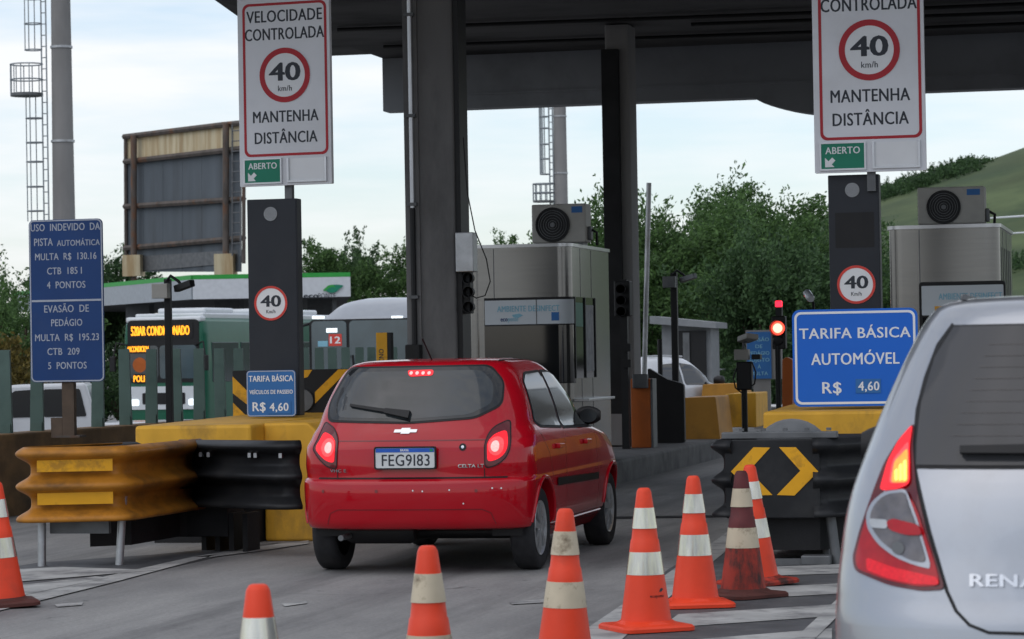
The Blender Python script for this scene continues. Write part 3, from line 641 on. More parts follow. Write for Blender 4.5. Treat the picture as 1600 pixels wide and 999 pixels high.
# camera pole in front of the bus
def cam_pole(px, py_top, py_bot, d, label, wpx=11, box=True, flip=1):
    b_ = P(px, py_bot, d); s = FOC / d; h = (py_bot - py_top) / s
    t = thing('camera_pole', label, 'camera pole', tuple(b_)); w = wpx / s
    B(-w / 2, w / 2, 0, w, 0, h).build('pole', 'black', t, bevel=.005)
    if box:
        B(-.13, .04, -.10, -.002, h - .20, h - .05).build('control_box', 'ac_white' if flip > 0 else 'galv_dark', t, bevel=.006)
        MB().tube([(0, 0, h - .02), (.05, -.02, h + .03), (.14, -.03, h - .03), (.16, -.03, h - .06)], .016, 8).build('arm', 'black', t, smooth=50)
        c = B(-.035, .035, -.14, .12, -.035, .035).build('camera_housing', 'black' if flip > 0 else 'galv_dark', t, bevel=.008); c.location = (.2, -.05, h - .08); c.rotation_euler = (R_(-12), 0, R_(60))
    return t
cam_pole(264, 436, 665, 29.5, 'black pole with pale box and camera in front of the green bus', 10)
# yellow and black chevron board
b_ = P(456, 652, 26.2); s = FOC / 26.2
t = thing('chevron_board', 'black board with diagonal yellow stripes behind the left totem', 'board', tuple(b_)); w, h = 192 / s, 74 / s
B(-w / 2, w / 2, 0, .03, 0, h).build('panel', 'black', t)
def cl(pts): return [(-w / 2 + a_ * w, b__ * h) for a_, b__ in pts]
for q in (((.0, .88), (.0, .52), (.17, .18), (.17, .45)), ((.0, .32), (.0, .02), (.12, .02)), ((.56, .99), (.68, .99), (.64, .84), (.58, .80), (.54, .86)), ((.70, .28), (.70, .52), (.90, .99), (.99, .99)), ((.83, .02), (.99, .40), (.99, .60), (.76, .02))):
    MB().prism(cl(q), 'y', -.004, .001).build('yellow_stripe', 'reflect_yellow', t)
MB().prism(circ(w * .10, h * .35, .1, 28), 'y', -.03, .0).build('lamp', 'galv_dark', t)
# yellow cabinet with lettering
b_ = P(599, 570, 30); s = FOC / 30
t = thing('yellow_cabinet', 'narrow yellow cabinet with dark vertical lettering behind the red car', 'cabinet', (b_.x, b_.y, .25)); h = b_.z - .25 + 50 / s
B(-.075, .045, 0, .1, 0, h).build('front', 'reflect_yellow', t, bevel=.004); B(.046, .085, .0, .1, 0, h).build('side', 'black', t)
txt(t, 'TECNO', .005, h - .28, .05, 'black_print', -.001, w=.22, rot=1)
# ================================================================== BOOTHS
def wrap_strip(path, z0, z1, off, name, mat, parent):
    pts = [Vector(p) for p in path]; rings = []
    for i, p in enumerate(pts):
        d_ = (pts[min(i + 1, len(pts) - 1)] - pts[max(i - 1, 0)]).normalized(); n_ = Vector((d_.y, -d_.x))
        q = p + n_ * off; rings.append([(q.x, q.y, z0), (q.x, q.y, z1)])
    return MB().loft(rings, cap=False, close=False).build(name, mat, parent, smooth=50)
def corner_path(x0, x1, y1, r, n=8):     # along the front (y=0) then round the right front corner and back
    pts = [(x0, 0), (x1 - r - .001, 0)]
    for k in range(n + 1): t_ = R_(-90 + 90 * k / n); pts.append((x1 - r + r * math.cos(t_), r + r * math.sin(t_)))
    pts.append((x1, y1)); return pts
def booth(label, loc, w, dep, h, win_x, side=True, r=.14):
    t = thing('toll_booth', label, 'toll booth', loc); hw = w / 2
    pl = rrect(-hw, hw, 0, dep, r, 7)
    MB().prism(pl, 'z', 0, h).build('shell', 'steel', t, smooth=40)
    MB().prism(rrect(-hw - .015, hw + .015, -.015, dep + .015, r, 7), 'z', h, h + .035).build('roof_rim', 'steel_rim', t, smooth=40)
    for x in (-hw + .30,): B(x, x + .008, -.003, .004, .05, h - .01).build('panel_seam', 'galv_dark', t)
    for y in (.55, 1.15): B(hw - .004, hw + .003, y, y + .008, .05, h - .01).build('panel_seam', 'galv_dark', t)
    return t
BZ = .26
b0 = P(735, 383, 31.0); b1 = P(893, 383, 31.0)
wB = b1.x - b0.x + .08; hB = 2.62 - BZ
bt1 = booth('brushed steel toll booth with banner and dark windows left of the lane', ((b0.x - .08 + b1.x) / 2, (b0.y + b1.y) / 2, BZ), wB, 2.3, hB, None)
hw = wB / 2; byy = bt1.location.y
def bz(py, px=820): return RY(px, py, byy).z - BZ
def bxx(px, py=500): return RY(px, py, byy).x - bt1.location.x
pth = corner_path(bxx(757), hw, .22, .14)
wrap_strip(pth, bz(600), bz(465), .004, 'window_frame', 'black', bt1)
fr = wrap_strip(pth[:1] + corner_path(bxx(759), hw, .18, .14)[1:], bz(598), bz(509), .008, 'front_window', 'glass_dark', bt1)
bn = wrap_strip(corner_path(bxx(758), hw, .18, .14), bz(507), bz(469), .010, 'banner', 'banner', bt1)
txt(bn, 'AMBIENTE DESINFECT', bxx(826), bz(487), .062, 'cyan_print', -.011, w=bxx(876) - bxx(779), bold=.016)
txt(bn, 'eco', bxx(788), bz(502), .05, 'navy', -.011, w=.075, bold=.02); txt(bn, 'ponte', bxx(802), bz(502), .05, 'cyan_print', -.011, w=.11, bold=.01)
MB().prism([(bxx(800), bz(492)), (bxx(812), bz(490)), (bxx(818), bz(493)), (bxx(810), bz(497)), (bxx(803), bz(496))], 'y', -.0125, -.0105).build('logo_leaf', 'cyan_print', bn)
B(bxx(862), bxx(874), -.0125, -.0105, bz(502), bz(489)).build('notice', 'midblue', bn)
B(bxx(838), bxx(839.5), -.013, -.010, bz(507), bz(469)).build('banner_split', 'galv_dark', bn)
B(bxx(780), bxx(800), -.0125, -.0085, bz(566), bz(559)).build('counter_note', 'banner', fr)
# lane side: sliding window with posters
def sidebox(y0, y1, z0, z1, o0, o1, name, mat, par): return B(hw + o0, hw + o1, y0, y1, z0, z1).build(name, mat, par)
zs0, zs1 = bz(590), bz(468)
sw = sidebox(.16, 1.28, zs0 - .02, zs1 + .02, -.002, .006, 'side_window', 'glass_dark', bt1)
for y in (.16, .70, 1.26): sidebox(y, y + .03, zs0 - .02, zs1 + .02, .0065, .02, 'window_post', 'black', sw)
sidebox(.74, 1.2, zs0 + .05, zs1 - .06, .0065, .010, 'poster', 'poster', sw)
sidebox(.22, .62, zs1 - .30, zs1 - .04, .0065, .010, 'green_notice', 'green_print', sw)
B(hw - .01, hw + .16, .15, 1.6, bz(629), bz(625)).build('counter_shelf', 'steel_rim', bt1, bevel=.004)
b2 = P(1385, 358, 28.0); b3 = P(1562, 352, 28.0)
bt2 = booth('brushed steel toll booth with banner at right behind the silver car', ((b2.x + b3.x) / 2, (b2.y + b3.y) / 2, .24), b3.x - b2.x, 2.3, RY(1470, 357, (b2.y + b3.y) / 2).z - .24, None)
hw2 = (b3.x - b2.x) / 2; yy2 = bt2.location.y
z2 = lambda py: RY(1500, py, yy2).z - .24
x2 = lambda px: RY(px, 450, yy2).x - bt2.location.x
MB().prism(rrect(x2(1436), x2(1571), z2(600), z2(440), .03), 'y', -.012, -.0).build('window_frame', 'black', bt2)
bn2 = MB().prism(rrect(x2(1440), x2(1568), z2(492), z2(446), .01), 'y', -.018, -.011).build('banner', 'banner', bt2)
txt(bn2, 'AMBIENTE DESINFECT', x2(1516), z2(468), .06, 'cyan_print', -.0185, w=x2(1566) - x2(1467), bold=.016)
B(x2(1460), x2(1482), -.0205, -.0175, z2(491), z2(478)).build('yellow_notice', 'reflect_yellow', bn2)
B(x2(1441), x2(1568), -.016, -.011, z2(598), z2(495)).build('front_window', 'glass_dark', bt2)
for k in range(6): B(hw2 - .004, hw2 + .006, .25 + k * .3, .27 + k * .3, .1, 2.2).build('side_seam', 'galv_dark', bt2)
def ac_unit(px0, px1, py0, py1, d, label):
    a_ = P(px0, py1, d); b_ = P(px1, py1, d); s = FOC / d; w = (px1 - px0) / s; h = (py1 - py0) / s
    t = thing('air_conditioner', label, 'air conditioner', tuple((a_ + b_) / 2)); dp = .30; hx = w / 2 - .03
    B(-hx, hx, 0, dp, .03, h).build('casing', 'ac_white', t, bevel=.015)
    fx = -w * .10; fz = h * .50; rf = h * .42
    f = MB().ring(circ(fx, fz, rf, 40), circ(fx, fz, rf * .93, 40), 'y', -.02, .002).build('fan_grille', 'black', t)
    MB().prism(circ(fx, fz, rf * .95, 40), 'y', -.006, .001).build('fan_opening', 'black', f)
    for r in (.25, .4, .55, .7, .83): MB().ring(circ(fx, fz, rf * r, 30), circ(fx, fz, rf * (r - .025), 30), 'y', -.016, -.010).build('grille_ring', 'galv_dark', f)
    MB().prism(circ(fx, fz, rf * .14, 20), 'y', -.018, -.006).build('hub', 'galv_dark', f)
    B(w * .22, w * .40, -.004, .001, h * .78, h * .93).build('brand_plate', 'midblue', t)
    for x in (-hx + .04, hx - .1): B(x, x + .06, .02, dp - .02, 0, .03).build('foot', 'galv_dark', t)
    for k in range(7): B(-hx - .004, -hx + .001, .03, .25, h * .2 + k * h * .1, h * .24 + k * h * .1).build('side_fin', 'black', t)
    B(hx + .001, hx + .04, .08, .2, h * .12, h * .45).build('valve_cover', 'galv_dark', t, bevel=.01)
    MB().tube([(hx + .02, .14, h * .4), (hx + .09, .16, h * .3), (hx + .08, .2, .0)], .015, 8).build('hose', 'black', t, smooth=50)
    return t
zr1 = BZ + hB + .035
a1_ = ac_unit(826, 921, 318, 383, 31.6, 'air conditioner unit on top of the booth between the two columns'); a1_.location.z = zr1
zr2 = bt2.location.z + RY(1470, 357, (b2.y + b3.y) / 2).z - .24 + .035
a2_ = ac_unit(1430, 1543, 291, 354, 28.6, 'air conditioner unit on top of the booth at far right'); a2_.location.z = zr2

# ================================================================== GATE AND LANE EQUIPMENT
b_ = P(1003, 706, 36.3); s = FOC / 36.3
t = thing('barrier_gate', 'orange gate cabinet with long grey boom raised upright past the booth', 'barrier gate', (b_.x, b_.y, .26)); h = RY(1003, 592, b_.y).z - .26
B(-.13, .12, 0, .3, 0, h).build('cabinet', 'gate_orange', t, bevel=.01); B(.121, .15, .01, .29, .0, h).build('side_plate', 'galv_dark', t)
tp_ = RY(1014, 286, b_.y - .05); bo = RY(1004, 590, b_.y - .05)
MB().tube([(bo.x - b_.x + .02, -.05, bo.z - .26 - .05), (tp_.x - b_.x, -.05, tp_.z - .26)], .032, 12).build('boom', 'galv', t, smooth=40)
B(-.09, .1, -.09, -.002, h - .12, h + .06).build('boom_clamp', 'galv_dark', t, bevel=.01)
b_ = P(978, 706, 36.0)
t = thing('signal_post', 'dark unlit signal head on black post in front of slim column', 'traffic light', (b_.x, b_.y, .26)); s = FOC / 36
h = RY(978, 437, b_.y).z - .26
B(-.045, .045, 0, .09, 0, h).build('pole', 'black', t); B(-.10, .10, -.08, .1, h - .46, h - .02).build('housing', 'black', t, bevel=.015)
for z in (h - .40, h - .26, h - .12): MB().lathe([(.05, -.08), (.062, -.18), (.057, -.18), (.045, -.08)], 16, 'y', (0, 0, z)).build('visor', 'black', t, smooth=40)
for z in (h - .9, h - 1.1): B(-.02, .09, -.05, -.001, z, z + .1).build('bracket', 'black', t)
t = cam_pole(1057, 442, 706, 38.5, 'black pole with dark box and camera in front of the big trees', 10, True, -1); t.location.z = .26
t = thing('short_pole', 'short black pole beside the camera pole near the white car', 'pole', tuple(P(1034, 706, 39))); t.location.z = .26
MB().tube([(0, 0, 0), (0, 0, RY(1034, 530, t.location.y).z - .26)], .034, 10).build('pole', 'black', t, smooth=40); MB().lathe([(.06, 0), (.06, .03), (.035, .06)], 12).build('base', 'black', t, smooth=40)
b_ = P(1042, 700, 38.0)
o = MB().prism(rpoly([(-.24, 0), (.24, 0), (.24, .78), (.02, .84), (-.24, 1.0)], .04), 'y', 0, .1).build('black_panel', 'black', None, loc=(b_.x, b_.y, .26)); tag(o, 'black panel with sagging top between orange cabinet and ochre block', 'panel')
def block(pts, d, name, label, cat, mat, dep=.6, z0=0.):
    b_ = P(*pts[0], d); q = [(RY(px, py, b_.y).x - b_.x, RY(px, py, b_.y).z) for px, py in pts]
    o = MB().prism(rpoly(q, .02), 'y', 0, dep).build(name, mat, None, bevel=.012, loc=(b_.x, b_.y, z0)); return tag(o, label, cat)
block([(1066, 692), (1066, 622), (1118, 620), (1126, 692)], 39.5, 'concrete_block', 'ochre concrete block with slanted side right of the black panel', 'block', 'ochre', 1.2)
block([(1133, 668), (1133, 616), (1181, 614), (1182, 668)], 41, 'concrete_block', 'ochre concrete block behind the dark lane scanner', 'block', 'yellow', 1.2)
block([(1096, 622), (1098, 601), (1160, 599), (1166, 622)], 50, 'concrete_block', 'low ochre block in front of the white car far down the lane', 'block', 'ochre', .8)
# lane scanner
b_ = P(1164, 672, 33); z0 = .24
t = thing('lane_scanner', 'dark camera and scanner stand behind the arrow crash cushion', 'scanner', (b_.x, b_.y, z0)); q = lambda px, py: (RY(px, py, b_.y).x - b_.x, RY(px, py, b_.y).z - z0)
hh = q(1164, 575)[1]
MB().tube([(0, 0, 0), (0, 0, hh)], .035, 10).build('pole', 'black', t, smooth=40)
x0, z_ = q(1148, 610); x1, z1_ = q(1178, 565); B(x0 + .03, x1 - .02, -.06, .07, z_, z1_).build('scanner_body', 'black', t, bevel=.015)
x0, z_ = q(1149, 563); x1, z1_ = q(1171, 546); B(x0, x1, -.1, .05, z_, z1_).build('control_box', 'ac_white', t, bevel=.008)
c = B(-.07, .08, -.13, .12, -.03, .035).build('camera_housing', 'ac_white', t, bevel=.01); x_, z_ = q(1168, 529); c.location = (x_, -.02, z_); c.rotation_euler = (R_(-10), R_(8), R_(35))
MB().tube([(x_, 0, z_ - .02), (x_ - .05, 0, z_ - .06), (x_ - .05, 0, q(1160, 548)[1])], .014, 8).build('camera_arm', 'galv_dark', t, smooth=40)
c = B(-.04, .06, -.08, .08, -.03, .03).build('side_camera', 'black', t, bevel=.008); x_, z_ = q(1181, 558); c.location = (x_, 0, z_)
for pts in (((1152, 575), (1147, 590), (1150, 606), (1160, 614)), ((1176, 566), (1182, 582), (1180, 600), (1168, 608)), ((1170, 570), (1174, 590), (1166, 606))):
    MB().tube([(q(*p_)[0], -.05, q(*p_)[1]) for p_ in pts], .009, 6).build('cable', 'black', t, smooth=60)
# red signal
b_ = P(1217, 640, 32.0); t = thing('red_traffic_light', 'traffic light glowing red beside the large blue fare sign', 'traffic light', (b_.x, b_.y, .24))
q = lambda px, py: (RY(px, py, b_.y).x - b_.x, RY(px, py, b_.y).z - .24)
MB().tube([(0, 0, 0), (0, 0, q(1217, 540)[1])], .032, 10).build('pole', 'black', t, smooth=40)
x0, z_ = q(1207, 546); x1, z1_ = q(1227, 494); B(x0, x1, -.02, .12, z_, z1_).build('housing', 'black', t, bevel=.012)
x_, z_ = q(1216, 513); ln = MB().lathe([(0.001, -.055), (.05, -.045), (.074, -.02), (.074, -.018)], 24, 'y', (x_, 0, z_)).build('red_lens', 'signal_red', t, smooth=50)
MB().lathe([(0.001, -.066), (.03, -.062), (.052, -.050), (.052, -.045)], 20, 'y', (x_, 0, z_)).build('bright_centre', 'signal_core', ln, smooth=50)
MB().lathe([(.078, -.018), (.088, -.1), (.084, -.1), (.074, -.018)], 24, 'y', (x_, 0, z_)).build('visor', 'black', t, smooth=40)
x_, z_ = q(1216, 532); MB().lathe([(0.001, -.05), (.05, -.04), (.06, -.02)], 18, 'y', (x_, 0, z_)).build('dark_lens', 'black', t, smooth=40)
x0, z_ = q(1209, 494); x1, z1_ = q(1224, 480); B(x0 + .02, x1 - .02, .0, .1, z_, z1_).build('neck', 'black', t)
x0, z_ = q(1211, 480); x1, z1_ = q(1221, 470); B(x0, x1, .0, .08, z_, z1_).build('beacon', 'signal_bar', t, bevel=.01)
# small blue sign far down the lane
b_ = P(1187, 592, 44); s = FOC / 44; t = thing('evasion_sign', 'small teal blue sign about toll evasion far behind the scanner', 'sign', tuple(b_)); w, h = 38 / s, 73 / s
B(-w / 2 - .02, w / 2 + .16, .002, .08, -.01, h + .03).build('back_board', 'mast', t); B(-w / 2, w / 2, -.02, 0, 0, h).build('panel', 'midblue', t)
for k, s_ in enumerate(('EVASÃO', 'DE', 'PEDÁGIO', 'SUJEITO', 'À', 'MULTA')): txt(t, s_, 0, h * (.80 - k * .145), h * .075, 'cyan_print', -.021, w=min(w * .85, .052 * len(s_) * 1.0), bold=.012)
B(-.1, .16, .01, .07, -b_.z - .1, -.011).build('post', 'mast', t)
b_ = P(1264, 470, 30); t = thing('security_camera', 'small white security camera above the large blue fare sign', 'camera', tuple(b_))
c = MB().lathe([(.0, -.10), (.036, -.10), (.042, -.08), (.042, .09), (.02, .12), (0, .12)], 16, 'y').build('housing', 'car_white', t, smooth=40); c.rotation_euler = (R_(20), 0, R_(20)); c.location = (0, 0, .05)
MB().tube([(0, .08, .05), (.03, .12, -.02), (.05, .12, -b_.z + .24)], .014, 8).build('arm_post', 'black', t, smooth=40)
# guard rail and orange bollards by the blue sign
t = thing('far_guard_rail', 'grey guard rail along the far side of the exit lane', 'guard rail', (0, 0, 0)); g0, g1 = P(1085, 640, 52), P(1245, 640, 50)
corr_beam([(g0.x, g0.y), (g1.x, g1.y)], .0, .5, .06, 'rail', 'galv', t)
for f in (.1, .5, .9): q_ = g0 + (g1 - g0) * f; B(q_.x - .05, q_.x + .05, q_.y + .02, q_.y + .1, -.6, .5).build('post', 'galv_dark', t)
block([(1222, 640), (1222, 562), (1229, 558), (1238, 562), (1238, 640)], 36, 'orange_bollard', 'orange bollard just left of the large blue fare sign', 'bollard', 'gate_orange', .2)

# ================================================================== CONES
def make_cone(label, loc, rz=0, tilt=(0, 0), mats=('cone', 'tape', 'cone', 'cone'), logo=False, h=.75):
    t = thing('traffic_cone', label, 'traffic cone', loc, rz, 'traffic cones on the road'); t.rotation_euler = (R_(tilt[0]), R_(tilt[1]), R_(rz))
    mb_, mt_, mcap, mfoot = mats; k = h / .75
    rad = lambda z: .142 + (.036 - .142) * (z / .75)
    base = MB(); rings = []
    for z, hs, rr in ((0, .205, .05), (.018, .205, .05), (.028, .195, .05), (.034, .15, .10), (.05, .138, .137)):
        rings.append([(x_ * k, y_ * k, z * k) for x_, y_ in rrect(-hs, hs, -hs, hs, min(rr, hs - .001), 6)])
    base.loft(rings).build('base', mfoot, t, smooth=35)
    def sec(z0, z1, off, name, mat, lips=False):
        pr = [(rad(z0) + off, z0), (rad(z1) + off, z1)]
        if lips == 'step':
            zm = (z0 + z1) / 2; pr = [(rad(z0), z0), (rad(zm) - .0, zm), (rad(zm) - .004, zm + .004), (rad(z1) - .002, z1)]
        if lips == 'cap': pr = [(rad(z0) + off, z0), (rad(z1 - .02) + off, z1 - .02), (rad(z1) + off - .006, z1 - .004), (rad(z1) - .014, z1), (.001, z1)]
        return MB().lathe([(r_ * k, z_ * k) for r_, z_ in pr], 40).build(name, mat, t, smooth=40)
    body = sec(.03, .292, 0, 'body', mb_)
    sec(.292, .412, .002, 'reflective_band', mt_); sec(.412, .536, 0, 'middle_section', mcap if mb_ == 'cone_dirty' else mb_, 'step'); sec(.536, .645, .002, 'reflective_band', mt_); sec(.645, .75, .0, 'top', mcap, 'cap')
    if logo:
        lo = txt(t, 'ecoponte', .0, .175, .016, 'black_print', -.16, w=.085, bold=.01, name='printed_logo')
        for v in lo.data.vertices: v.co.y = -(math.sqrt(max(0, (rad(v.co.z) + .0012) ** 2 - v.co.x ** 2)))
        lo.rotation_euler.z = R_(8)
        lf = MB().prism(rpoly([(.012, .202), (.03, .205), (.044, .216), (.03, .224), (.018, .216)], .004), 'y', -.16, -.159).build('printed_leaf', 'black_print', t)
        for v in lf.data.vertices: v.co.y = -(math.sqrt(max(0, (rad(v.co.z) + .0015) ** 2 - v.co.x ** 2)))
        lf.rotation_euler.z = R_(8)
    return t
def cone_at(px, py_top):            # column of the tip and its row fix the distance of a .75 m cone
    best = None
    for i in range(400):
        d = 7 + i * .04; p_ = P(px, py_top, d)
        if best is None or abs(p_.z - .75) < best[0]: best = (abs(p_.z - .75), p_)
    return (best[1].x, best[1].y, .009)
make_cone('clean orange cone cut by the bottom edge, leftmost of the near row', cone_at(403, 917), 10)
make_cone('orange cone in front of the red car with torn upper band', cone_at(668, 856), 25, mats=('cone', 'tape_dirty', 'cone', 'cone'))
make_cone('orange cone with worn beige bands before the right rear wheel', cone_at(878, 798), 5, (0, 1.2), mats=('cone', 'tape_dirty', 'cone', 'cone'))
make_cone('clean orange cone with a small black logo on its lower body', cone_at(1006, 765), 35, logo=True)
make_cone('clean orange cone between the logo cone and the dirty cone', cone_at(1083, 746), 20)
make_cone('dirty dark red cone with blackened tip before the arrow cushion', cone_at(1158, 738), 50, mats=('cone_dirty', 'tape_dirty', 'cone_dark', 'cone_foot'))
make_cone('leaning orange cone behind the dirty cone, nearest the arrow cushion', cone_at(1180, 728), 40, (0, -3.2), mats=('cone', 'tape', 'cone', 'cone_dirty'))
make_cone('orange cone cut by the left edge near the orange cushion', cone_at(2, 755), 30, (0, -2.5), mats=('cone', 'tape', 'cone', 'cone_foot'))
# ================================================================== CARS
def pchip(xs, ys, x):
    xs = np.asarray(xs, float); ys = np.asarray(ys, float); h = np.diff(xs); d = np.diff(ys) / h; m = np.zeros(len(xs))
    for i in range(1, len(xs) - 1):
        if d[i - 1] * d[i] > 0:
            w1_, w2_ = 2 * h[i] + h[i - 1], h[i] + 2 * h[i - 1]; m[i] = (w1_ + w2_) / (w1_ / d[i - 1] + w2_ / d[i])
    m[0], m[-1] = d[0], d[-1]
    i = int(np.clip(np.searchsorted(xs, x) - 1, 0, len(xs) - 2)); t = (x - xs[i]) / h[i]
    return (2 * t**3 - 3 * t**2 + 1) * ys[i] + (t**3 - 2 * t**2 + t) * h[i] * m[i] + (-2 * t**3 + 3 * t**2) * ys[i + 1] + (t**3 - t**2) * h[i] * m[i + 1]
class Car:
    """horizontal slices: keys (z, half width, rear y, rear length, rear exponent, front y, front length, front exponent); rear bumper at y=0, nose at +y"""
    def __init__(s, root, keys, axles, wr, track, arch, paint, nz=70, zs_extra=()):
        s.root = root; K = list(zip(*keys)); z0, z1 = K[0][0], K[0 + 0][-1]
        zs = sorted(set(round(float(v), 3) for v in list(np.linspace(z0, z1 - .05, nz)) + list(np.linspace(z1 - .05, z1, 14)) + list(K[0]) + list(zs_extra)))
        rings = []
        for z in zs:
            w, yr, Lr, nr, yf, Lf, nf = [pchip(K[0], K[i], z) for i in range(1, 8)]
            half = []
            for k in range(29):
                t = math.pi / 2 * k / 28; half.append((w * math.sin(t) ** (2 / nr), yr + Lr - Lr * max(0, math.cos(t)) ** (2 / nr)))
            for k in range(1, 16): f = k / 16; half.append((w, yr + Lr + (yf - Lf - yr - Lr) * f))
            for k in range(29):
                t = math.pi / 2 * (1 - k / 28); half.append((w * math.sin(t) ** (2 / nf), yf - Lf + Lf * max(0, math.cos(t)) ** (2 / nf)))
            ring = [(x, y, z) for x, y in half] + [(-x, y, z) for x, y in half[-2:0:-1]]
            rings.append(ring)
        m = MB().loft(rings, cap=True)
        o = m.build('body', paint, root)
        cut = MB()
        for ya in axles:
            for sx_ in (1, -1): cut.lathe([(.001, sx_ * (track / 2 - .2)), (arch, sx_ * (track / 2 - .2)), (arch, sx_ * 1.3), (.001, sx_ * 1.3)], 56, 'x', (0, ya, wr + .01))
        co = cut.build('cut', None, root)
        bo_ = o.modifiers.new('b', 'BOOLEAN'); bo_.object = co; bo_.operation = 'DIFFERENCE'; bo_.solver = 'EXACT'
        dg = bpy.context.evaluated_depsgraph_get(); dg.update(); me = bpy.data.meshes.new_from_object(o.evaluated_get(dg))
        o.modifiers.clear(); o.data = me; bpy.data.objects.remove(co)
        me.materials.clear(); me.materials.append(M[paint]); 
        for p_ in me.polygons: p_.use_smooth = True; p_.material_index = 0
        me.set_sharp_from_angle(angle=R_(42))
        s.body = o; vs = [v.co.copy() for v in me.vertices]; s.bvh = BVHTree.FromPolygons(vs, [tuple(p_.vertices) for p_ in me.polygons])
        for ya in axles:
            for sx_ in (1, -1): s.liner(sx_, ya, wr, track, arch)
    def liner(s, sx_, ya, wr, track, arch):
        q = []
        for k in range(21):
            t = R_(-8 + 196 * k / 20); q.append([(sx_ * (track / 2 - .19), ya + (arch + .004) * math.cos(t), wr + .01 + (arch + .004) * math.sin(t)), (sx_ * (track / 2 + .02), ya + (arch - .002) * math.cos(t), wr + .01 + (arch - .002) * math.sin(t))])
        MB().loft(q, cap=False, close=False).build('wheel_liner', 'black', s.root, smooth=60)
    def proj(s, u, v, ax, off):
        o_, d_ = {'rear': ((u, -6, v), (0, 1, 0)), 'front': ((u, 9, v), (0, -1, 0)), 'right': ((6, u, v), (-1, 0, 0)), 'left': ((-6, u, v), (1, 0, 0)), 'top': ((u, v, 6), (0, 0, -1))}[ax]
        loc, nr, i, ds = s.bvh.ray_cast(Vector(o_), Vector(d_))
        if loc is None:
            g = {'rear': (u, .4, v), 'front': (u, 3.2, v), 'right': (.8, u, v), 'left': (-.8, u, v), 'top': (u, v, 1.3)}[ax]
            loc, nr, i, ds = s.bvh.find_nearest(Vector(g))
        if nr.dot(Vector(d_)) > 0: nr = -nr
        return loc + nr * off
    def hit(s, pts, fb=None):           # where measured sight lines meet the body: local (x, z)
        out_ = []; o_ = CAMP - s.root.location
        for px, py in pts:
            loc, nr, i, ds = s.bvh.ray_cast(o_, ray(px, py))
            if loc is None:
                q = RY(px, py, s.root.location.y + .3); loc = q - s.root.location
            out_.append((loc.x, loc.z))
        return out_
    def patch(s, name, poly, ax, mat, off=.004, res=.035, parent=None, smooth=60):
        pts = []
        for i, p0 in enumerate(poly):
            p1 = poly[(i + 1) % len(poly)]; L_ = math.hypot(p1[0] - p0[0], p1[1] - p0[1])
            if L_ < 1e-5: continue
            n = max(1, int(L_ / res))
            for k in range(n): pts.append((p0[0] + (p1[0] - p0[0]) * k / n, p0[1] + (p1[1] - p0[1]) * k / n))
        nb = len(pts); ar = np.array(pts); lo, hi = ar.min(0), ar.max(0)
        def inside(x, y):
            c = False
            for i in range(nb):
                (xa, ya), (xb, yb) = pts[i], pts[i - 1]
                if (ya > y) != (yb > y) and x < (xb - xa) * (y - ya) / (yb - ya) + xa: c = not c
            return c
        def mind(x, y): return np.hypot(ar[:, 0] - x, ar[:, 1] - y).min()
        for gx in np.arange(lo[0] + res / 2, hi[0], res):
            for gy in np.arange(lo[1] + res / 2, hi[1], res):
                if inside(gx, gy) and mind(gx, gy) > res * .45: pts.append((gx, gy))
        r = delaunay_2d_cdt([Vector(p_) for p_ in pts], [], [list(range(nb))], 1, 1e-6)
        vs = [s.proj(p_.x, p_.y, ax, off) for p_ in r[0]]
        used = sorted({i for f in r[2] for i in f}); mp_ = {a_: b_ for b_, a_ in enumerate(used)}
        me = bpy.data.meshes.new(name); me.from_pydata([tuple(vs[i]) for i in used], [], [tuple(mp_[i] for i in f) for f in r[2]]); me.update()
        d_ = {'rear': Vector((0, -1, 0)), 'front': Vector((0, 1, 0)), 'right': Vector((1, 0, 0)), 'left': Vector((-1, 0, 0)), 'top': Vector((0, 0, 1))}[ax]
        if len(me.polygons) and sum(p_.normal.dot(d_) for p_ in me.polygons) < 0: me.flip_normals()
        return link(name, me, mat, parent or s.root, smooth)
    def seam(s, pts, ax, w=.006, mat='black', off=.0025, name='panel_gap', parent=None):
        q = []
        for i in range(len(pts) - 1):
            a_, b_ = Vector(pts[i]), Vector(pts[i + 1]); n = max(1, int((b_ - a_).length / .03))
            for k in range(n + (i == len(pts) - 2)): q.append(a_ + (b_ - a_) * (k / n))
        rr = []
        for i, p_ in enumerate(q):
            d_ = (q[min(i + 1, len(q) - 1)] - q[max(0, i - 1)]).normalized(); n_ = Vector((-d_.y, d_.x)) * w / 2
            rr.append([tuple(s.proj(p_.x + n_.x, p_.y + n_.y, ax, off)), tuple(s.proj(p_.x - n_.x, p_.y - n_.y, ax, off))])
        return MB().loft(rr, cap=False, close=False).build(name, mat, parent or s.root)
    def label(s, t_, cx, z, h, w, mat, ax='rear', off=.004, bold=.02, name='badge_lettering', parent=None):
        o = txt(parent or s.root, t_, cx, z, h, mat, 0, w=w, bold=bold, name=name, ext=.0015)
        ys = [v.co.y for v in o.data.vertices]
        for v in o.data.vertices:
            d_ = -v.co.y; q = s.proj(v.co.x, v.co.z, ax, off + d_); v.co = q
        return o
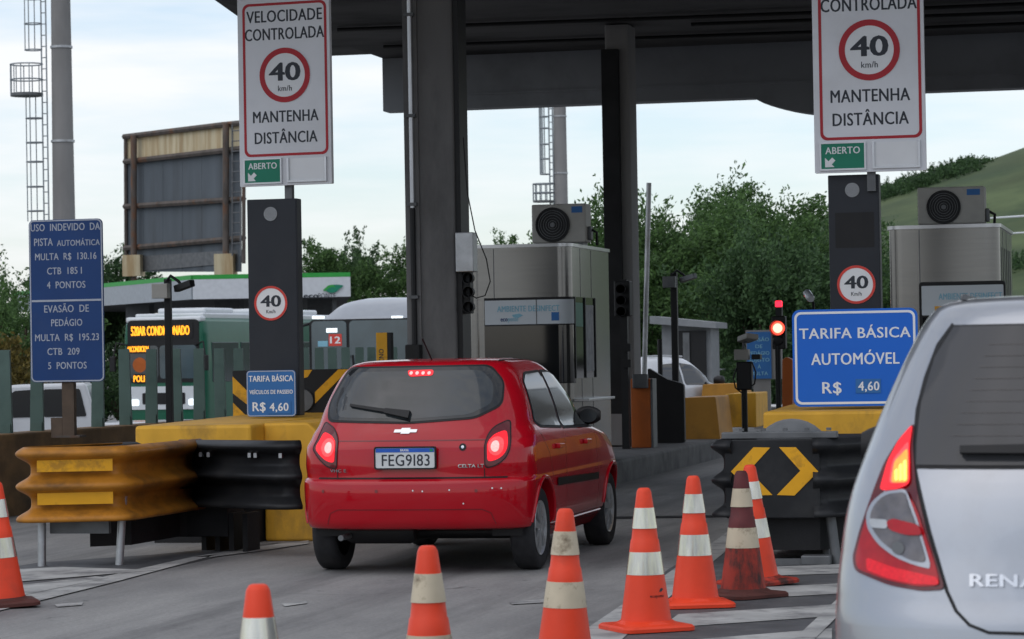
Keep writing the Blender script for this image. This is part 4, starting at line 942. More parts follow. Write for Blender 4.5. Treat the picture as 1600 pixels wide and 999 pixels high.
def wheel(root, x, y, r, w, sx_, rim=.66, spokes=7, simple=False):
    t = MB(); prof = [(r * rim, -w * .42), (r * .80, -w * .5), (r * .93, -w * .49), (r * .985, -w * .40), (r, -w * .25), (r, w * .25), (r * .985, w * .40), (r * .93, w * .49), (r * .80, w * .5), (r * rim, w * .42)]
    o = t.lathe(prof, 48, 'x', cap=False).build('wheel', 'rubber', root, smooth=50); o.location = (x, y, r)
    d = MB().lathe([(.001, sx_ * w * .05), (r * rim * .98, sx_ * w * .05)], 40, 'x').build('wheel_well', 'black', o)
    rm = MB().lathe([(r * rim, sx_ * w * .44), (r * rim * .985, sx_ * w * .46), (r * rim * .90, sx_ * w * .40), (r * rim * .88, sx_ * w * .2), (r * rim * .90, sx_ * w * .19), (r * rim * 1.0, sx_ * w * .36)], 40, 'x', cap=False)
    for k in range(spokes):
        t0 = 2 * math.pi * k / spokes + .2; pts0 = []
        for rr, hw_ in ((.16, .40), (.92, .20)):
            for sg in (-1, 1): pts0.append((rr * r * rim, t0 + sg * hw_ / (1 if rr < .5 else 1.0)))
        def pt(rr, tt, h): return (sx_ * h, rr * math.cos(tt), rr * math.sin(tt))
        hh = [w * .47, w * .42]
        vs = [pt(pts0[0][0], pts0[0][1], hh[0]), pt(pts0[1][0], pts0[1][1], hh[0]), pt(pts0[3][0], pts0[3][1], hh[1]), pt(pts0[2][0], pts0[2][1], hh[1])]
        vs += [pt(pts0[0][0], pts0[0][1], hh[0] - .03), pt(pts0[1][0], pts0[1][1], hh[0] - .03), pt(pts0[3][0], pts0[3][1], hh[1] - .03), pt(pts0[2][0], pts0[2][1], hh[1] - .03)]
        rm.add(vs, [(0, 1, 2, 3), (4, 7, 6, 5), (0, 4, 5, 1), (1, 5, 6, 2), (2, 6, 7, 3), (3, 7, 4, 0)])
    rm.lathe([(.001, sx_ * w * .46), (r * .14, sx_ * w * .45), (r * .17, sx_ * w * .40), (r * .17, sx_ * w * .2)], 24, 'x')
    rm.build('rim', 'alloy', o, smooth=40)
    return o
M['alloy'] = pm('painted_alloy', (.48, .49, .50), .38, .6, var=.1, dirt=(.2, .18, .16), dscale=8, damt=.5)
M['side_glass'] = M['glass_dark']
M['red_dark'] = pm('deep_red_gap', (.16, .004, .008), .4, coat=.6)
M['heater'] = pm('heater_wire', (.10, .09, .085), .5)
M['lamp_bright'] = pm('bright_red_reflector', (.58, .006, .016), .2, coat=.2, var=.2, scale=90, em=(.9, .01, .02), es=.25)
M['frit'] = pm('frit_glass', (.014, .016, .018), .07, var=.2, spec=.5)
M['rear_glass'] = pm('rear_tinted_glass', (.030, .036, .040), .07, var=.35, scale=2.2, spec=.55)
M['grey_glass'] = pm('smoked_rear_glass', (.048, .049, .053), .10, var=.12, scale=1.5, spec=.35)
# ------------------------------------------------------------------ red hatchback
celta = thing('red_hatchback', 'red five-door hatchback with lit brake lights waiting in the lane', 'car', (-5.06, 18.70, 0))
CK = [(.19, .68, 1.02, .3, 3, 3.1, .4, 3), (.26, .745, .98, .3, 3, 3.3, .4, 3), (.292, .775, .92, .32, 3, 3.5, .6, 3), (.300, .770, .16, .34, 3.0, 3.66, .7, 3), (.318, .787, .055, .36, 2.9, 3.70, .75, 3), (.40, .803, .018, .38, 2.9, 3.74, .8, 3),
      (.55, .810, .0, .38, 2.9, 3.78, .8, 2.8), (.625, .812, .008, .38, 2.9, 3.785, .8, 2.8), (.645, .810, .030, .38, 2.9, 3.78, .8, 2.8), (.654, .808, .056, .38, 2.8, 3.775, .8, 2.8), (.75, .808, .062, .36, 3.1, 3.72, .85, 2.6), (.85, .803, .072, .36, 3.1, 3.56, .9, 2.5),
      (.92, .792, .090, .42, 2.7, 3.15, .9, 2.4), (.965, .772, .108, .42, 2.7, 2.78, .8, 2.4), (1.0, .752, .126, .42, 2.7, 2.66, .7, 2.4), (1.10, .722, .180, .42, 2.8, 2.50, .6, 2.5), (1.25, .662, .268, .42, 2.9, 2.23, .55, 2.6),
      (1.345, .606, .332, .42, 3.0, 2.02, .5, 2.7), (1.385, .563, .372, .42, 3.0, 1.92, .5, 2.7), (1.408, .505, .45, .40, 3.0, 1.80, .5, 2.7), (1.418, .42, .58, .36, 2.8, 1.66, .45, 2.6), (1.424, .22, .80, .2, 2.4, 1.45, .2, 2.4)]
CK = [((k[0] if k[0] < 1 else 1 + (k[0] - 1) * 1.075), *k[1:]) for k in CK]
rcar = Car(celta, CK, (.63, 3.073), .285, 1.40, .325, 'red_paint')
LX, LY = celta.location.x, celta.location.y
def cr(pts, dy=.1):                 # picture columns and rows measured on the tailgate plane
    return rcar.hit(pts)
# rear window
gp = rpoly(cr([(551, 577), (765, 573), (786, 596), (783, 632), (742, 652), (640, 660), (516, 657), (518, 630)], .24), .05, 5)
rcar.patch('window_rubber', rpoly(cr([(549, 574), (768, 570), (789, 596), (786, 634), (743, 655), (640, 663), (512, 660), (515, 630)], .24), .05, 5), 'rear', 'black', .004, .02)
gcx, gcz = sum(p_[0] for p_ in gp) / len(gp), sum(p_[1] for p_ in gp) / len(gp)
rcar.patch('frit_band', gp, 'rear', 'frit', .006, .025)
rg = rcar.patch('rear_window', [(gcx + (a_ - gcx) * .90, gcz + (b_ - gcz) * .88) for a_, b_ in gp], 'rear', 'rear_glass', .007, .025)
# wiper on the glass
w0, w1_ = cr([(549, 635), (640, 649)], .18)
def bar(car, a_, b_, wa, wb, off, th, name, mat, par=None):
    a_, b_ = Vector(a_), Vector(b_); d_ = (b_ - a_).normalized(); n_ = Vector((-d_.y, d_.x)); rings = []
    for k in range(9):
        c_ = a_ + (b_ - a_) * (k / 8); ww = wa + (wb - wa) * k / 8
        p0 = car.proj(*(c_ + n_ * ww / 2), 'rear', off); p1 = car.proj(*(c_ - n_ * ww / 2), 'rear', off); out = Vector((0, -th, th * .3))
        rings.append([tuple(p0), tuple(p1), tuple(p1 + out), tuple(p0 + out)])
    return MB().loft(rings).build(name, mat, par or car.root, smooth=30)
bar(rcar, w0, w1_, .016, .026, .012, .016, 'wiper', 'black')
bar(rcar, cr([(603, 644)], .18)[0], cr([(641, 650)], .18)[0], .03, .05, .01, .03, 'wiper_motor', 'black')
# high brake light
hb = rcar.patch('high_brake_light', rpoly(cr([(637, 580), (678, 579), (677, 588), (640, 590)], .33), .02), 'rear', 'lamp_lit', .010)
for k in range(4): rcar.patch('led', circ(*cr([(643 + k * 9.3, 584.5)], .33)[0], .012, 10), 'rear', 'lamp_core', .012, parent=hb)
# tail lamps (right, left mirrored)
rl = cr([(797, 655), (797.5, 699), (790, 716), (776, 727), (758, 732), (757.5, 693), (762, 680), (772, 667)], .10)
cxm = 0.0
def mirror(pts): return [(-a_, b_) for a_, b_ in pts]
for sg in (1, -1):
    pts = rl if sg > 0 else [(a_ - .035 if a_ < -.655 else a_, b_) for a_, b_ in mirror(rl)]
    lamp = rcar.patch('tail_lamp', rpoly(pts, .03), 'rear', 'lamp_dark', .005, .03)
    ctr = cr([(777, 697)], .10)[0]; c_ = (sg * ctr[0], ctr[1])
    inn = [(c_[0] + (a_ - c_[0]) * .80, c_[1] + (b_ - c_[1]) * (.60 if b_ > c_[1] else .72) ) for a_, b_ in pts]
    rcar.patch('lit_lens', rpoly(inn, .03), 'rear', 'lamp_lit', .008, .02, lamp)
    gl_ = rcar.patch('glow', circ(c_[0] - sg * .01, c_[1] - .002, .050, 20, .062), 'rear', 'lamp_halo', .010, .02, lamp); rcar.patch('bulb_glow', circ(c_[0] - sg * .015, c_[1] - .005, .027, 20, .035), 'rear', 'lamp_core', .012, .02, lamp)
    rcar.seam([(a_, b_) for a_, b_ in rpoly(pts, .03)] + [rpoly(pts, .03)[0]], 'rear', .007, 'black', .006, 'lamp_gap')
# tailgate seams and crease
zs_ = .652
rcar.seam([(-.66, .655), (.66, .655)], 'rear', .012, 'black', .001)
for sg in (1, -1):
    e0 = cr([(757, 732)], .1)[0]; rcar.seam([(sg * e0[0], .658), (sg * e0[0], e0[1])], 'rear', .006, 'black', .002)
cz = cr([(634, 689)], .1)[0][1]
rcar.seam([(-.60, cz), (.60, cz)], 'rear', .008, 'red_dark', .0015, 'crease_shade')  # dark red strips paint the shade line of the pressed crease
rcar.seam([(-.60, cz), (.60, cz)], 'rear', .007, 'red_dark', .002, 'crease_shade')
rcar.seam([(-.60, .31), (-.56, .42), (-.50, .445), (.50, .445), (.56, .42), (.60, .31)], 'rear', .006, 'red_dark', .002, 'bumper_crease_shade')  # bumper fold painted as a darker line of shade
# emblem: flat cross shaped badge
ex, ez = cr([(634, 674)], .12)[0]; bw_, bh_ = .082, .019
em = [(-bw_, -bh_ * .55), (-bw_ * .36, -bh_ * .55), (-bw_ * .43, -bh_), (bw_ * .32, -bh_), (bw_ * .40, -bh_ * .55), (bw_ * .93, -bh_ * .55), (bw_, bh_ * .5), (bw_ * .36, bh_ * .5), (bw_ * .43, bh_), (-bw_ * .32, bh_), (-bw_ * .40, bh_ * .5), (-bw_ * .93, bh_ * .5)]
rcar.patch('emblem', [(ex + a_, ez + b_) for a_, b_ in em], 'rear', 'chrome', .007, .02)
# plate
pc = cr([(589, 700), (682, 697), (682, 729), (589, 732)], .05); px0, px1 = pc[0][0], pc[1][0]; pz0, pz1 = pc[3][1], pc[0][1]; py_ = .028; pxm = (px0 + px1) / 2
pl_ = MB().prism(rrect(px0, px1, pz0, pz1, .012), 'y', py_, py_ + .012).build('number_plate', 'plate', celta)
MB().ring(rrect(px0 - .008, px1 + .008, pz0 - .008, pz1 + .008, .016), rrect(px0 + .002, px1 - .002, pz0 + .002, pz1 - .002, .011), 'y', py_ - .003, py_ + .02).build('plate_frame', 'black', pl_)
hp = pz1 - pz0
B(px0 + .005, px1 - .005, py_ - .002, py_ + .001, pz1 - hp * .22, pz1 - .004).build('blue_band', 'plate_blue', pl_)
txt(pl_, 'BRASIL', pxm, pz1 - hp * .17, hp * .10, 'white_plain', py_ - .0022, w=.06, bold=.02)
B(px1 - .035, px1 - .012, py_ - .003, py_ - .001, pz1 - hp * .19, pz1 - .008).build('flag', 'green_print', pl_)
txt(pl_, 'FEG9I83', pxm + .005, pz0 + hp * .12, hp * .55, 'black_print', py_, w=(px1 - px0) * .80, bold=.006, name='plate_number')
B(pxm - .19, pxm + .19, .03, .075, pz0 + .01, pz1 - .01).build('plate_mount', 'red_dark', celta)
# lock, badges
lk = cr([(723, 699)], .06)[0]; lo_ = rcar.patch('lock', circ(*lk, .024, 20), 'rear', 'black', .005, .02); rcar.patch('lock_barrel', circ(*lk, .010, 14), 'rear', 'chrome', .008, .02, lo_)
l0, l1 = cr([(716, 731), (756, 726)], .06); rcar.label('CELTA LT', (l0[0] + l1[0]) / 2, l0[1], .022, l1[0] - l0[0], 'chrome', bold=.03)
l0, l1 = cr([(517, 738), (541, 733)], .06); rcar.label('VHC E', (l0[0] + l1[0]) / 2, l0[1], .02, l1[0] - l0[0], 'chrome', bold=.02)
# bumper sensors and chips
for px, py in ((505, 768), (588, 768), (744, 767)): rcar.patch('parking_sensor', circ(*cr([(px, py)], .02)[0], .011, 14), 'rear', 'red_dark', .003, .02)
for k, (px, py) in enumerate(((645, 767), (660, 768), (702, 766), (724, 787), (769, 763), (783, 763))): rcar.patch('paint_chip', circ(*cr([(px, py)], .02)[0], .006, 6), 'rear', 'white_plain', .003, .02)
# side glass and seams (right and left alike), y measured from the rear bumper
for ax in ('right', 'left'):
    q1 = [(.60, 1.02), (.70, 1.285), (.85, 1.335), (1.33, 1.345), (1.33, .965), (.72, .985)]
    q2 = [(1.40, .962), (1.40, 1.345), (1.62, 1.342), (1.86, 1.30), (2.34, 1.035), (2.42, .945)]
    for nm, q in (('rear_door_window', q1), ('front_door_window', q2)):
        cx_ = sum(p_[0] for p_ in q) / len(q); cz_ = sum(p_[1] for p_ in q) / len(q)
        rcar.patch('window_frame', rpoly([(cx_ + (a_ - cx_) * 1.07, cz_ + (b_ - cz_) * 1.10) for a_, b_ in q], .03), ax, 'black', .003)
        rcar.patch(nm, rpoly(q, .03), ax, 'side_glass', .006)
    rcar.seam([(.92, .62), (.80, .80), (.60, .95), (.53, 1.05), (.66, 1.33)], ax, .006, 'red_dark', .002)
    rcar.seam([(1.365, .24), (1.365, 1.36)], ax, .007, 'red_dark', .002)
    rcar.seam([(2.50, .26), (2.52, .6), (2.44, .93)], ax, .007, 'red_dark', .002)
    rcar.seam([(1.0, .27), (2.5, .27)], ax, .006, 'red_dark', .002)
    rcar.patch('side_moulding', rpoly([(1.02, .555), (2.48, .535), (2.48, .585), (1.02, .61)], .012), ax, 'black', .008)
    for yh in (1.12, 2.08):
        sg = 1 if ax == 'right' else -1
        q = rcar.proj(yh, .83, ax, .0); MB().prism(rpoly([(-.09, -.018), (.09, -.012), (.09, .014), (-.09, .02)], .01), 'x', min(0, sg * .03), max(0, sg * .03)).build('door_handle', 'red_paint', celta, loc=tuple(q), bevel=.006)
    sg = 1 if ax == 'right' else -1
    mrr = MB(); rings = []
    for k in range(11):
        t_ = k / 10; f = math.sin(math.pi * min(1, .12 + t_ * .80)) ** .5
        rings.append([(sg * (.0 + .19 * t_), .02 - .05 * t_ + .05 * f * math.cos(a_), .07 * f * math.sin(a_)) for a_ in [2 * math.pi * j / 18 for j in range(18)]])
    mo = mrr.loft(rings).build('wing_mirror', 'black', celta, smooth=50); q = rcar.proj(2.36, .985, ax, -.01); mo.location = (q.x, q.y, q.z + .035)
    MB().prism(circ(sg * .105, .0, .065, 22, .052), 'y', -.057, -.053).build('mirror_glass', 'glass_dark', mo, loc=(0, -.006, 0))

for ya in (.63, 3.073):
    for sg in (1, -1): wheel(celta, sg * .70, ya, .285, .168, sg)
# arch lips
for ya in (.63, 3.073):
    for ax in ('right', 'left'):
        pts = [(ya + .34 * math.cos(R_(a_)), .295 + .34 * math.sin(R_(a_))) for a_ in range(4, 177, 6)]
        q = [tuple(rcar.proj(u, v, ax, .001)) for u, v in pts]
        MB().tube(q, .013, 8).build('wheel_arch', 'red_paint', celta, smooth=60)
# underside
B(-.60, .60, .95, 3.3, .19, .28).build('underbody', 'black', celta)
MB().tube([(-.62, .63, .26), (.62, .63, .26)], .045, 12).build('rear_axle', 'black', celta, smooth=50)
m = MB().lathe([(.001, -.25), (.07, -.24), (.085, -.2), (.085, .2), (.07, .24), (.001, .25)], 20, 'x').build('muffler', 'black', celta, smooth=50); m.location = (-.28, .36, .28)
MB().tube([(-.48, .40, .26), (-.50, .2, .25), (-.50, .10, .25)], .02, 10).build('exhaust_pipe', 'galv_dark', celta, smooth=50)
MB().tube([(.04, .62, 1.415), (.0, .46, 1.60)], .006, 6).build('antenna', 'black', celta); B(.015, .065, .59, .68, 1.40, 1.432).build('antenna_base', 'black', celta, bevel=.01)
for sg in (1, -1): rcar.seam([(sg * .50, .62), (sg * .50, 1.7)], 'top', .018, 'black', .003, 'roof_strip')
rcar.patch('windscreen', rpoly([(-.60, 1.04), (-.50, 1.33), (.50, 1.33), (.60, 1.04)], .04), 'front', 'glass_dark', .005)
for sg in (1, -1): rcar.patch('headlamp', rpoly([(sg * .40, .62), (sg * .42, .74), (sg * .70, .78), (sg * .72, .66)], .03), 'front', 'chrome', .005)
rcar.patch('grille', rpoly([(-.30, .58), (-.30, .66), (.30, .66), (.30, .58)], .02), 'front', 'black', .005)

# ------------------------------------------------------------------ silver hatchback, close at right
sand = thing('silver_hatchback', 'silver hatchback with lit left tail lamp cut by the right edge', 'car', (-.105, 8.0, 0))
SK = [(.20, .72, 1.1, .3, 3, 3.3, .4, 3), (.27, .80, 1.0, .3, 3, 3.5, .4, 3), (.30, .81, .12, .42, 2.6, 3.9, .7, 3), (.34, .845, .04, .42, 2.6, 3.95, .8, 3), (.45, .868, .0, .42, 2.6, 4.0, .8, 3), (.60, .878, -.01, .42, 2.6, 4.02, .8, 2.8),
      (.70, .879, .0, .42, 2.6, 4.02, .8, 2.8), (.78, .876, .02, .42, 2.6, 4.0, .9, 2.6), (.90, .866, .045, .44, 2.6, 3.9, .9, 2.5), (1.0, .852, .065, .44, 2.6, 3.55, .9, 2.4), (1.06, .838, .08, .44, 2.6, 3.15, .9, 2.4), (1.10, .825, .095, .44, 2.6, 2.95, .8, 2.4), (1.16, .803, .125, .44, 2.6, 2.82, .7, 2.4),
      (1.25, .768, .170, .44, 2.7, 2.68, .6, 2.5), (1.36, .720, .225, .44, 2.8, 2.48, .55, 2.6), (1.46, .672, .275, .44, 2.9, 2.29, .5, 2.7), (1.545, .622, .32, .44, 3.0, 2.12, .5, 2.7), (1.578, .588, .36, .42, 3.0, 2.03, .5, 2.7), (1.598, .52, .46, .40, 3.0, 1.92, .5, 2.7), (1.606, .40, .62, .34, 2.8, 1.75, .4, 2.6), (1.61, .2, .85, .2, 2.4, 1.5, .2, 2.4)]
SK = [((k[0] if k[0] < 1.05 else 1.05 + (k[0] - 1.05) * 1.05), *k[1:]) for k in SK]
scar = Car(sand, SK, (.72, 3.31), .31, 1.48, .35, 'silver_paint')
SX, SY = sand.location.x, sand.location.y
def sr(pts, dy=.16): return scar.hit(pts)
def sym(pts): return pts + [(-a_, b_) for a_, b_ in reversed(pts)]
# tailgate glass, full width (mirrored about the car's middle)
gl = sr([(1433, 728), (1434, 690), (1441, 630), (1462, 560), (1492, 512)], .22)
glx = gl + [(0, gl[-1][1] + .012)]
glass_poly = sym(gl)
scar.patch('window_rubber', [(a_ * 1.012, b_ + (.006 if b_ > 1.3 else -.008)) for a_, b_ in glass_poly], 'rear', 'black', .003, .05)
sg_ = scar.patch('rear_window', glass_poly, 'rear', 'grey_glass', .006, .05)
for k in range(9):
    z_ = 1.23 + k * .032; xx = .52 - (z_ - 1.23) * .4
    scar.seam([(-xx, z_), (xx, z_)], 'rear', .0014, 'heater', .0072, 'heater_wire', sg_)
bar(scar, sr([(1503, 708)], .2)[0], (.05, sr([(1600, 706)], .2)[0][1] - .0), .020, .034, .014, .022, 'wiper', 'black')
# tailgate gap
gap = sr([(1490, 507), (1466, 540), (1447, 590), (1434, 640), (1428, 700), (1430, 735), (1452, 830), (1480, 925), (1494, 955), (1515, 977), (1545, 989)], .14)
scar.seam(gap + [(0, gap[-1][1] - .004)], 'rear', .009, 'black', .003, 'tailgate_gap')
scar.seam(mirror(gap) + [(0, gap[-1][1] - .004)], 'rear', .009, 'black', .003, 'tailgate_gap')
# tail lamps
out = sr([(1431, 660), (1428, 700), (1433, 760), (1452, 840), (1478, 922), (1440, 924), (1390, 915), (1338, 893), (1334, 872), (1345, 830), (1362, 780), (1383, 725), (1404, 690)], .16)
def lampset(mir):
    f = (lambda p_: mirror(p_)) if mir else (lambda p_: p_)
    la = scar.patch('tail_lamp', f(rpoly(out, .02)), 'rear', 'lamp_dark', .006, .025)
    scar.patch('lit_brake_lens', f(rpoly(sr([(1429, 664), (1424, 700), (1424, 758), (1405, 766), (1377, 768), (1390, 722), (1408, 688)], .16), .015)), 'rear', 'lamp_lit', .009, .02, la)
    if True:
        scar.patch('glow', f(rpoly(sr([(1398, 722), (1423, 690), (1423, 757), (1392, 758)], .16), .015)), 'rear', 'lamp_halo', .0105, .02, la)
        scar.patch('orange_glow', f(rpoly(sr([(1401, 724), (1422, 702), (1422, 756), (1396, 757)], .16), .012)), 'rear', 'lamp_orange', .0118, .02, la)
        for x0_, x1_, y0_ in ((1402, 1407, 738), (1408.5, 1413.5, 730), (1415, 1420, 724)): scar.patch('bulb_glow', f(rpoly(sr([(x0_, y0_), (x1_, y0_ - 3), (x1_, 753), (x0_, 754)], .16), .004)), 'rear', 'lamp_amber', .013, .02, la)
    scar.patch('red_lens', f(rpoly(sr([(1427, 780), (1436, 800), (1464, 886), (1471, 916), (1436, 918), (1390, 908), (1343, 890), (1340, 872), (1350, 832), (1362, 795), (1376, 776), (1400, 770)], .16), .02)), 'rear', 'lamp_red', .009, .02, la)
    scar.patch('silver_surround', f(rpoly(sr([(1418, 766), (1424, 780), (1437, 815), (1456, 882), (1455, 890), (1430, 884), (1402, 872), (1376, 852), (1360, 828), (1357, 806), (1366, 786), (1385, 770)], .16), .02)), 'rear', 'silver_paint', .0115, .02, la)
    scar.patch('clear_lens', f(rpoly(sr([(1417, 771), (1421, 784), (1433, 818), (1451, 881), (1428, 878), (1405, 866), (1381, 847), (1367, 826), (1364, 807), (1372, 789), (1388, 775)], .16), .02)), 'rear', 'lamp_smoke', .014, .02, la)
    scar.patch('silver_bar', f(rpoly(sr([(1364, 812), (1392, 814), (1392, 828), (1367, 826)], .16), .01)), 'rear', 'alloy', .0165, .02, la)
    scar.patch('reflector', f(rpoly(sr([(1390, 818), (1400, 812), (1440, 822), (1446, 838), (1420, 838), (1396, 830)], .16), .015)), 'rear', 'lamp_red', .019, .02, la)
    scar.patch('bulb_holder', f(circ(*sr([(1408, 858)], .16)[0], .018, 18)), 'rear', 'galv_dark', .0165, .02, la)
    scar.patch('lower_reflector', f(rpoly(sr([(1358, 872), (1400, 888), (1466, 903), (1470, 915), (1430, 914), (1390, 905), (1358, 892)], .16), .01)), 'rear', 'lamp_bright', .0115, .02, la)
M['lamp_bright'] = pm('bright_red_reflector', (.58, .006, .016), .2, coat=.2, var=.2, scale=90, em=(.9, .01, .02), es=.25)
lampset(False); lampset(True)
l0, l1 = sr([(1517, 917), (1699, 915)], .06); scar.label('RENAULT', (l0[0] + l1[0]) / 2, l0[1], .033, l1[0] - l0[0], 'chrome', bold=.035)
for ax in ('right', 'left'):
    q1 = [(.62, 1.18), (.80, 1.45), (1.42, 1.50), (1.42, 1.12), (.75, 1.14)]; q2 = [(1.50, 1.12), (1.50, 1.50), (1.85, 1.49), (2.55, 1.20), (2.62, 1.11)]
    for nm, q in (('rear_door_window', q1), ('front_door_window', q2)): scar.patch(nm, rpoly(q, .03), ax, 'glass_dark', .006, .05)
    for l_ in ([(1.46, .27), (1.46, 1.53)], [(2.70, .3), (2.72, .7), (2.62, 1.1)], [(1.1, .5), (1.0, .75), (.60, 1.1), (.78, 1.48)]): scar.seam(l_, ax, .007, 'black', .002)
    sg = 1 if ax == 'right' else -1; rings = []
    for k in range(11):
        t_ = k / 10; f = math.sin(math.pi * min(1, .16 + t_ * .74)) ** .45
        rings.append([(sg * .25 * t_, .0 - .03 * t_ + .07 * f * math.cos(a_), .085 * f * math.sin(a_)) for a_ in [2 * math.pi * j / 20 for j in range(20)]])
    mo = MB().loft(rings).build('wing_mirror', 'black', sand, smooth=50); q = scar.proj(2.42, 1.14, ax, -.02); mo.location = (q.x, q.y, 1.13)
    MB().prism(circ(sg * .13, .0, .095, 22, .066), 'y', -.076, -.072).build('mirror_glass', 'glass_dark', mo)
    rr = [tuple(scar.proj(sg * x_, y_, 'top', .012)) for x_, y_ in ((.50, .56), (.53, .9), (.53, 1.4), (.52, 1.85))]
    MB().tube(rr, .009, 8).build('roof_rail', 'galv_dark', sand, smooth=50)
    q = scar.proj(1.0, .95, ax, 0)
    for ya in (.72, 3.31): wheel(sand, sg * .74, ya, .31, .19, sg)
B(-.66, .66, .4, 3.5, .2, .3).build('underbody', 'black', sand)
scar.patch('windscreen', rpoly([(-.68, 1.16), (-.56, 1.50), (.56, 1.50), (.68, 1.16)], .05), 'front', 'glass_dark', .005, .06)
for sg in (1, -1): scar.patch('headlamp', rpoly([(sg * .45, .70), (sg * .47, .84), (sg * .78, .90), (sg * .80, .74)], .03), 'front', 'chrome', .005)
c_ = scar.proj(1.02, .93, 'left', .0); o_ = MB().lathe([(.001, -.03), (.026, -.028), (.03, 0), (.03, .05)], 16, 'x').build('fuel_knob', 'silver_paint', sand, smooth=50); o_.location = tuple(c_)
# ------------------------------------------------------------------ white cars behind
def scaled(keys, f, fz=1.): return [(k[0] * fz, k[1], *k[2:]) for k in keys]
p_ = P(1030, 600, 49.0); wc = thing('white_car', 'white car driving off down the lane beyond the raised gate', 'car', (p_.x - .95, p_.y, zg(p_.x, p_.y) - .06), -22)
WK = [(k[0] * 1.01, k[1], k[2], k[3], k[4], k[5], k[6], k[7]) for k in CK]
wcar = Car(wc, WK, (.63, 3.073), .285, 1.40, .325, 'car_white', 44)
wcar.patch('rear_window', rpoly([(-.56, 1.05), (-.46, 1.37), (.46, 1.37), (.56, 1.05)], .05), 'rear', 'glass_dark', .006, .08)
for ax in ('right', 'left'):
    sg = 1 if ax == 'right' else -1
    wcar.patch('rear_door_window', rpoly([(.62, 1.02), (.80, 1.33), (1.33, 1.35), (1.33, .98)], .03), ax, 'glass_dark', .006, .08)
    wcar.patch('front_door_window', rpoly([(1.40, .97), (1.40, 1.35), (1.80, 1.31), (2.34, 1.04), (2.42, .95)], .03), ax, 'glass_dark', .006, .08)
    mo = MB().lathe([(.001, 0), (.07, .01), (.09, .08), (.08, .16), (.02, .19)], 14, 'x').build('wing_mirror', 'black', wc, smooth=50); mo.location = (sg * .78, 2.36, 1.03); mo.rotation_euler = (0, 0, 0 if sg > 0 else math.pi)
    wcar.patch('tail_lamp', rpoly([(sg * .58, .72), (sg * .58, .98), (sg * .72, 1.0), (sg * .76, .74)], .03), 'rear', 'lamp_dark', .006, .06)
    MB().tube([tuple(wcar.proj(sg * .50, y_, 'top', .03)) for y_ in (.6, 1.1, 1.7)], .018, 6).build('roof_rail', 'galv', wc, smooth=50)
    for ya in (.63, 3.073): wheel(wc, sg * .70, ya, .285, .168, sg)
# pickup
p_ = P(8, 640, 44.5); pk = thing('white_pickup', 'white pickup truck passing behind the green slats at left', 'pickup', (p_.x + .1, p_.y, zg(p_.x, p_.y)), -8)
# cab nearer the camera, cargo bed away to the right, seen from its right side turned across the view
pk.rotation_euler.z = R_(-72); pk.scale = (.88, .88, .88)
def sect(pts, x0, x1, name, mat, bev=.05): return MB().prism(rpoly(pts, .06, 3), 'x', x0, x1).build(name, mat, pk, bevel=bev)
sect([(-1.0, .38), (-1.05, 1.12), (-.55, 1.18), (-.35, 1.26), (0.05, 1.80), (1.35, 1.82), (1.55, 1.2), (1.55, .38)], -.85, .85, 'cab', 'car_white', .09)
sect([(1.60, .45), (1.60, 1.12), (3.6, 1.12), (3.6, .45)], -.86, .86, 'cargo_bed', 'car_white', .04)
sect([(-2.0, .4), (-2.05, .95), (-1.0, 1.14), (-.9, .4)], -.84, .84, 'bonnet', 'car_white', .09)
for sg in (1, -1):
    x0, x1 = sorted((sg * .852, sg * .862))
    MB().prism(rpoly([(-.22, 1.24), (.12, 1.70), (.55, 1.72), (.55, 1.24)], .04), 'x', x0, x1).build('front_window', 'glass_dark', pk); MB().prism(rpoly([(.63, 1.24), (.63, 1.72), (1.25, 1.72), (1.36, 1.24)], .04), 'x', x0, x1).build('rear_window', 'glass_dark', pk)
    m = B(-.09, .09, -.07, .05, -.09, .09).build('wing_mirror', 'black', pk, bevel=.03); m.location = (sg * .98, -.12, 1.22)
    for ya in (-1.35, 2.6): wheel(pk, sg * .76, ya, .37, .24, sg)
MB().prism(rpoly([(-.7, 1.24), (.7, 1.24), (.62, 1.70), (-.62, 1.70)], .05), 'y', 1.53, 1.56).build('back_window', 'bus_pane', pk)
MB().prism(rpoly([(-.7, 1.28), (.7, 1.28), (.62, 1.72), (-.62, 1.72)], .05), 'y', -.34, -.2).build('windscreen', 'bus_pane', pk)
# ================================================================== BUSES, STATION, MASTS, BILLBOARD
def bus_body(t, L_, W_, H_, paint, dome=.12, fr=.35):
    rings = []
    for y, f, zt in ((0, .90, .96), (.02, .95, .975), (.08, .985, .99), (fr, 1, 1), (L_ - .1, 1, 1), (L_, .97, .985)):
        w = W_ * f / 2; h = H_ * zt
        ring = [(-w, y, .32), (-w * 1.0, y, .9), (-w, y, H_ * .62), (-w * .985, y, H_ * .84), (-w * .95, y, h - dome * 1.15), (-w * .84, y, h - dome * .5), (-w * .6, y, h - dome * .14), (0, y, h)]
        ring = ring + [(-a_, b_, c_) for a_, b_, c_ in reversed(ring[:-1])]
        rings.append(ring)
    return MB().loft(rings).build('body', paint, t, smooth=38)
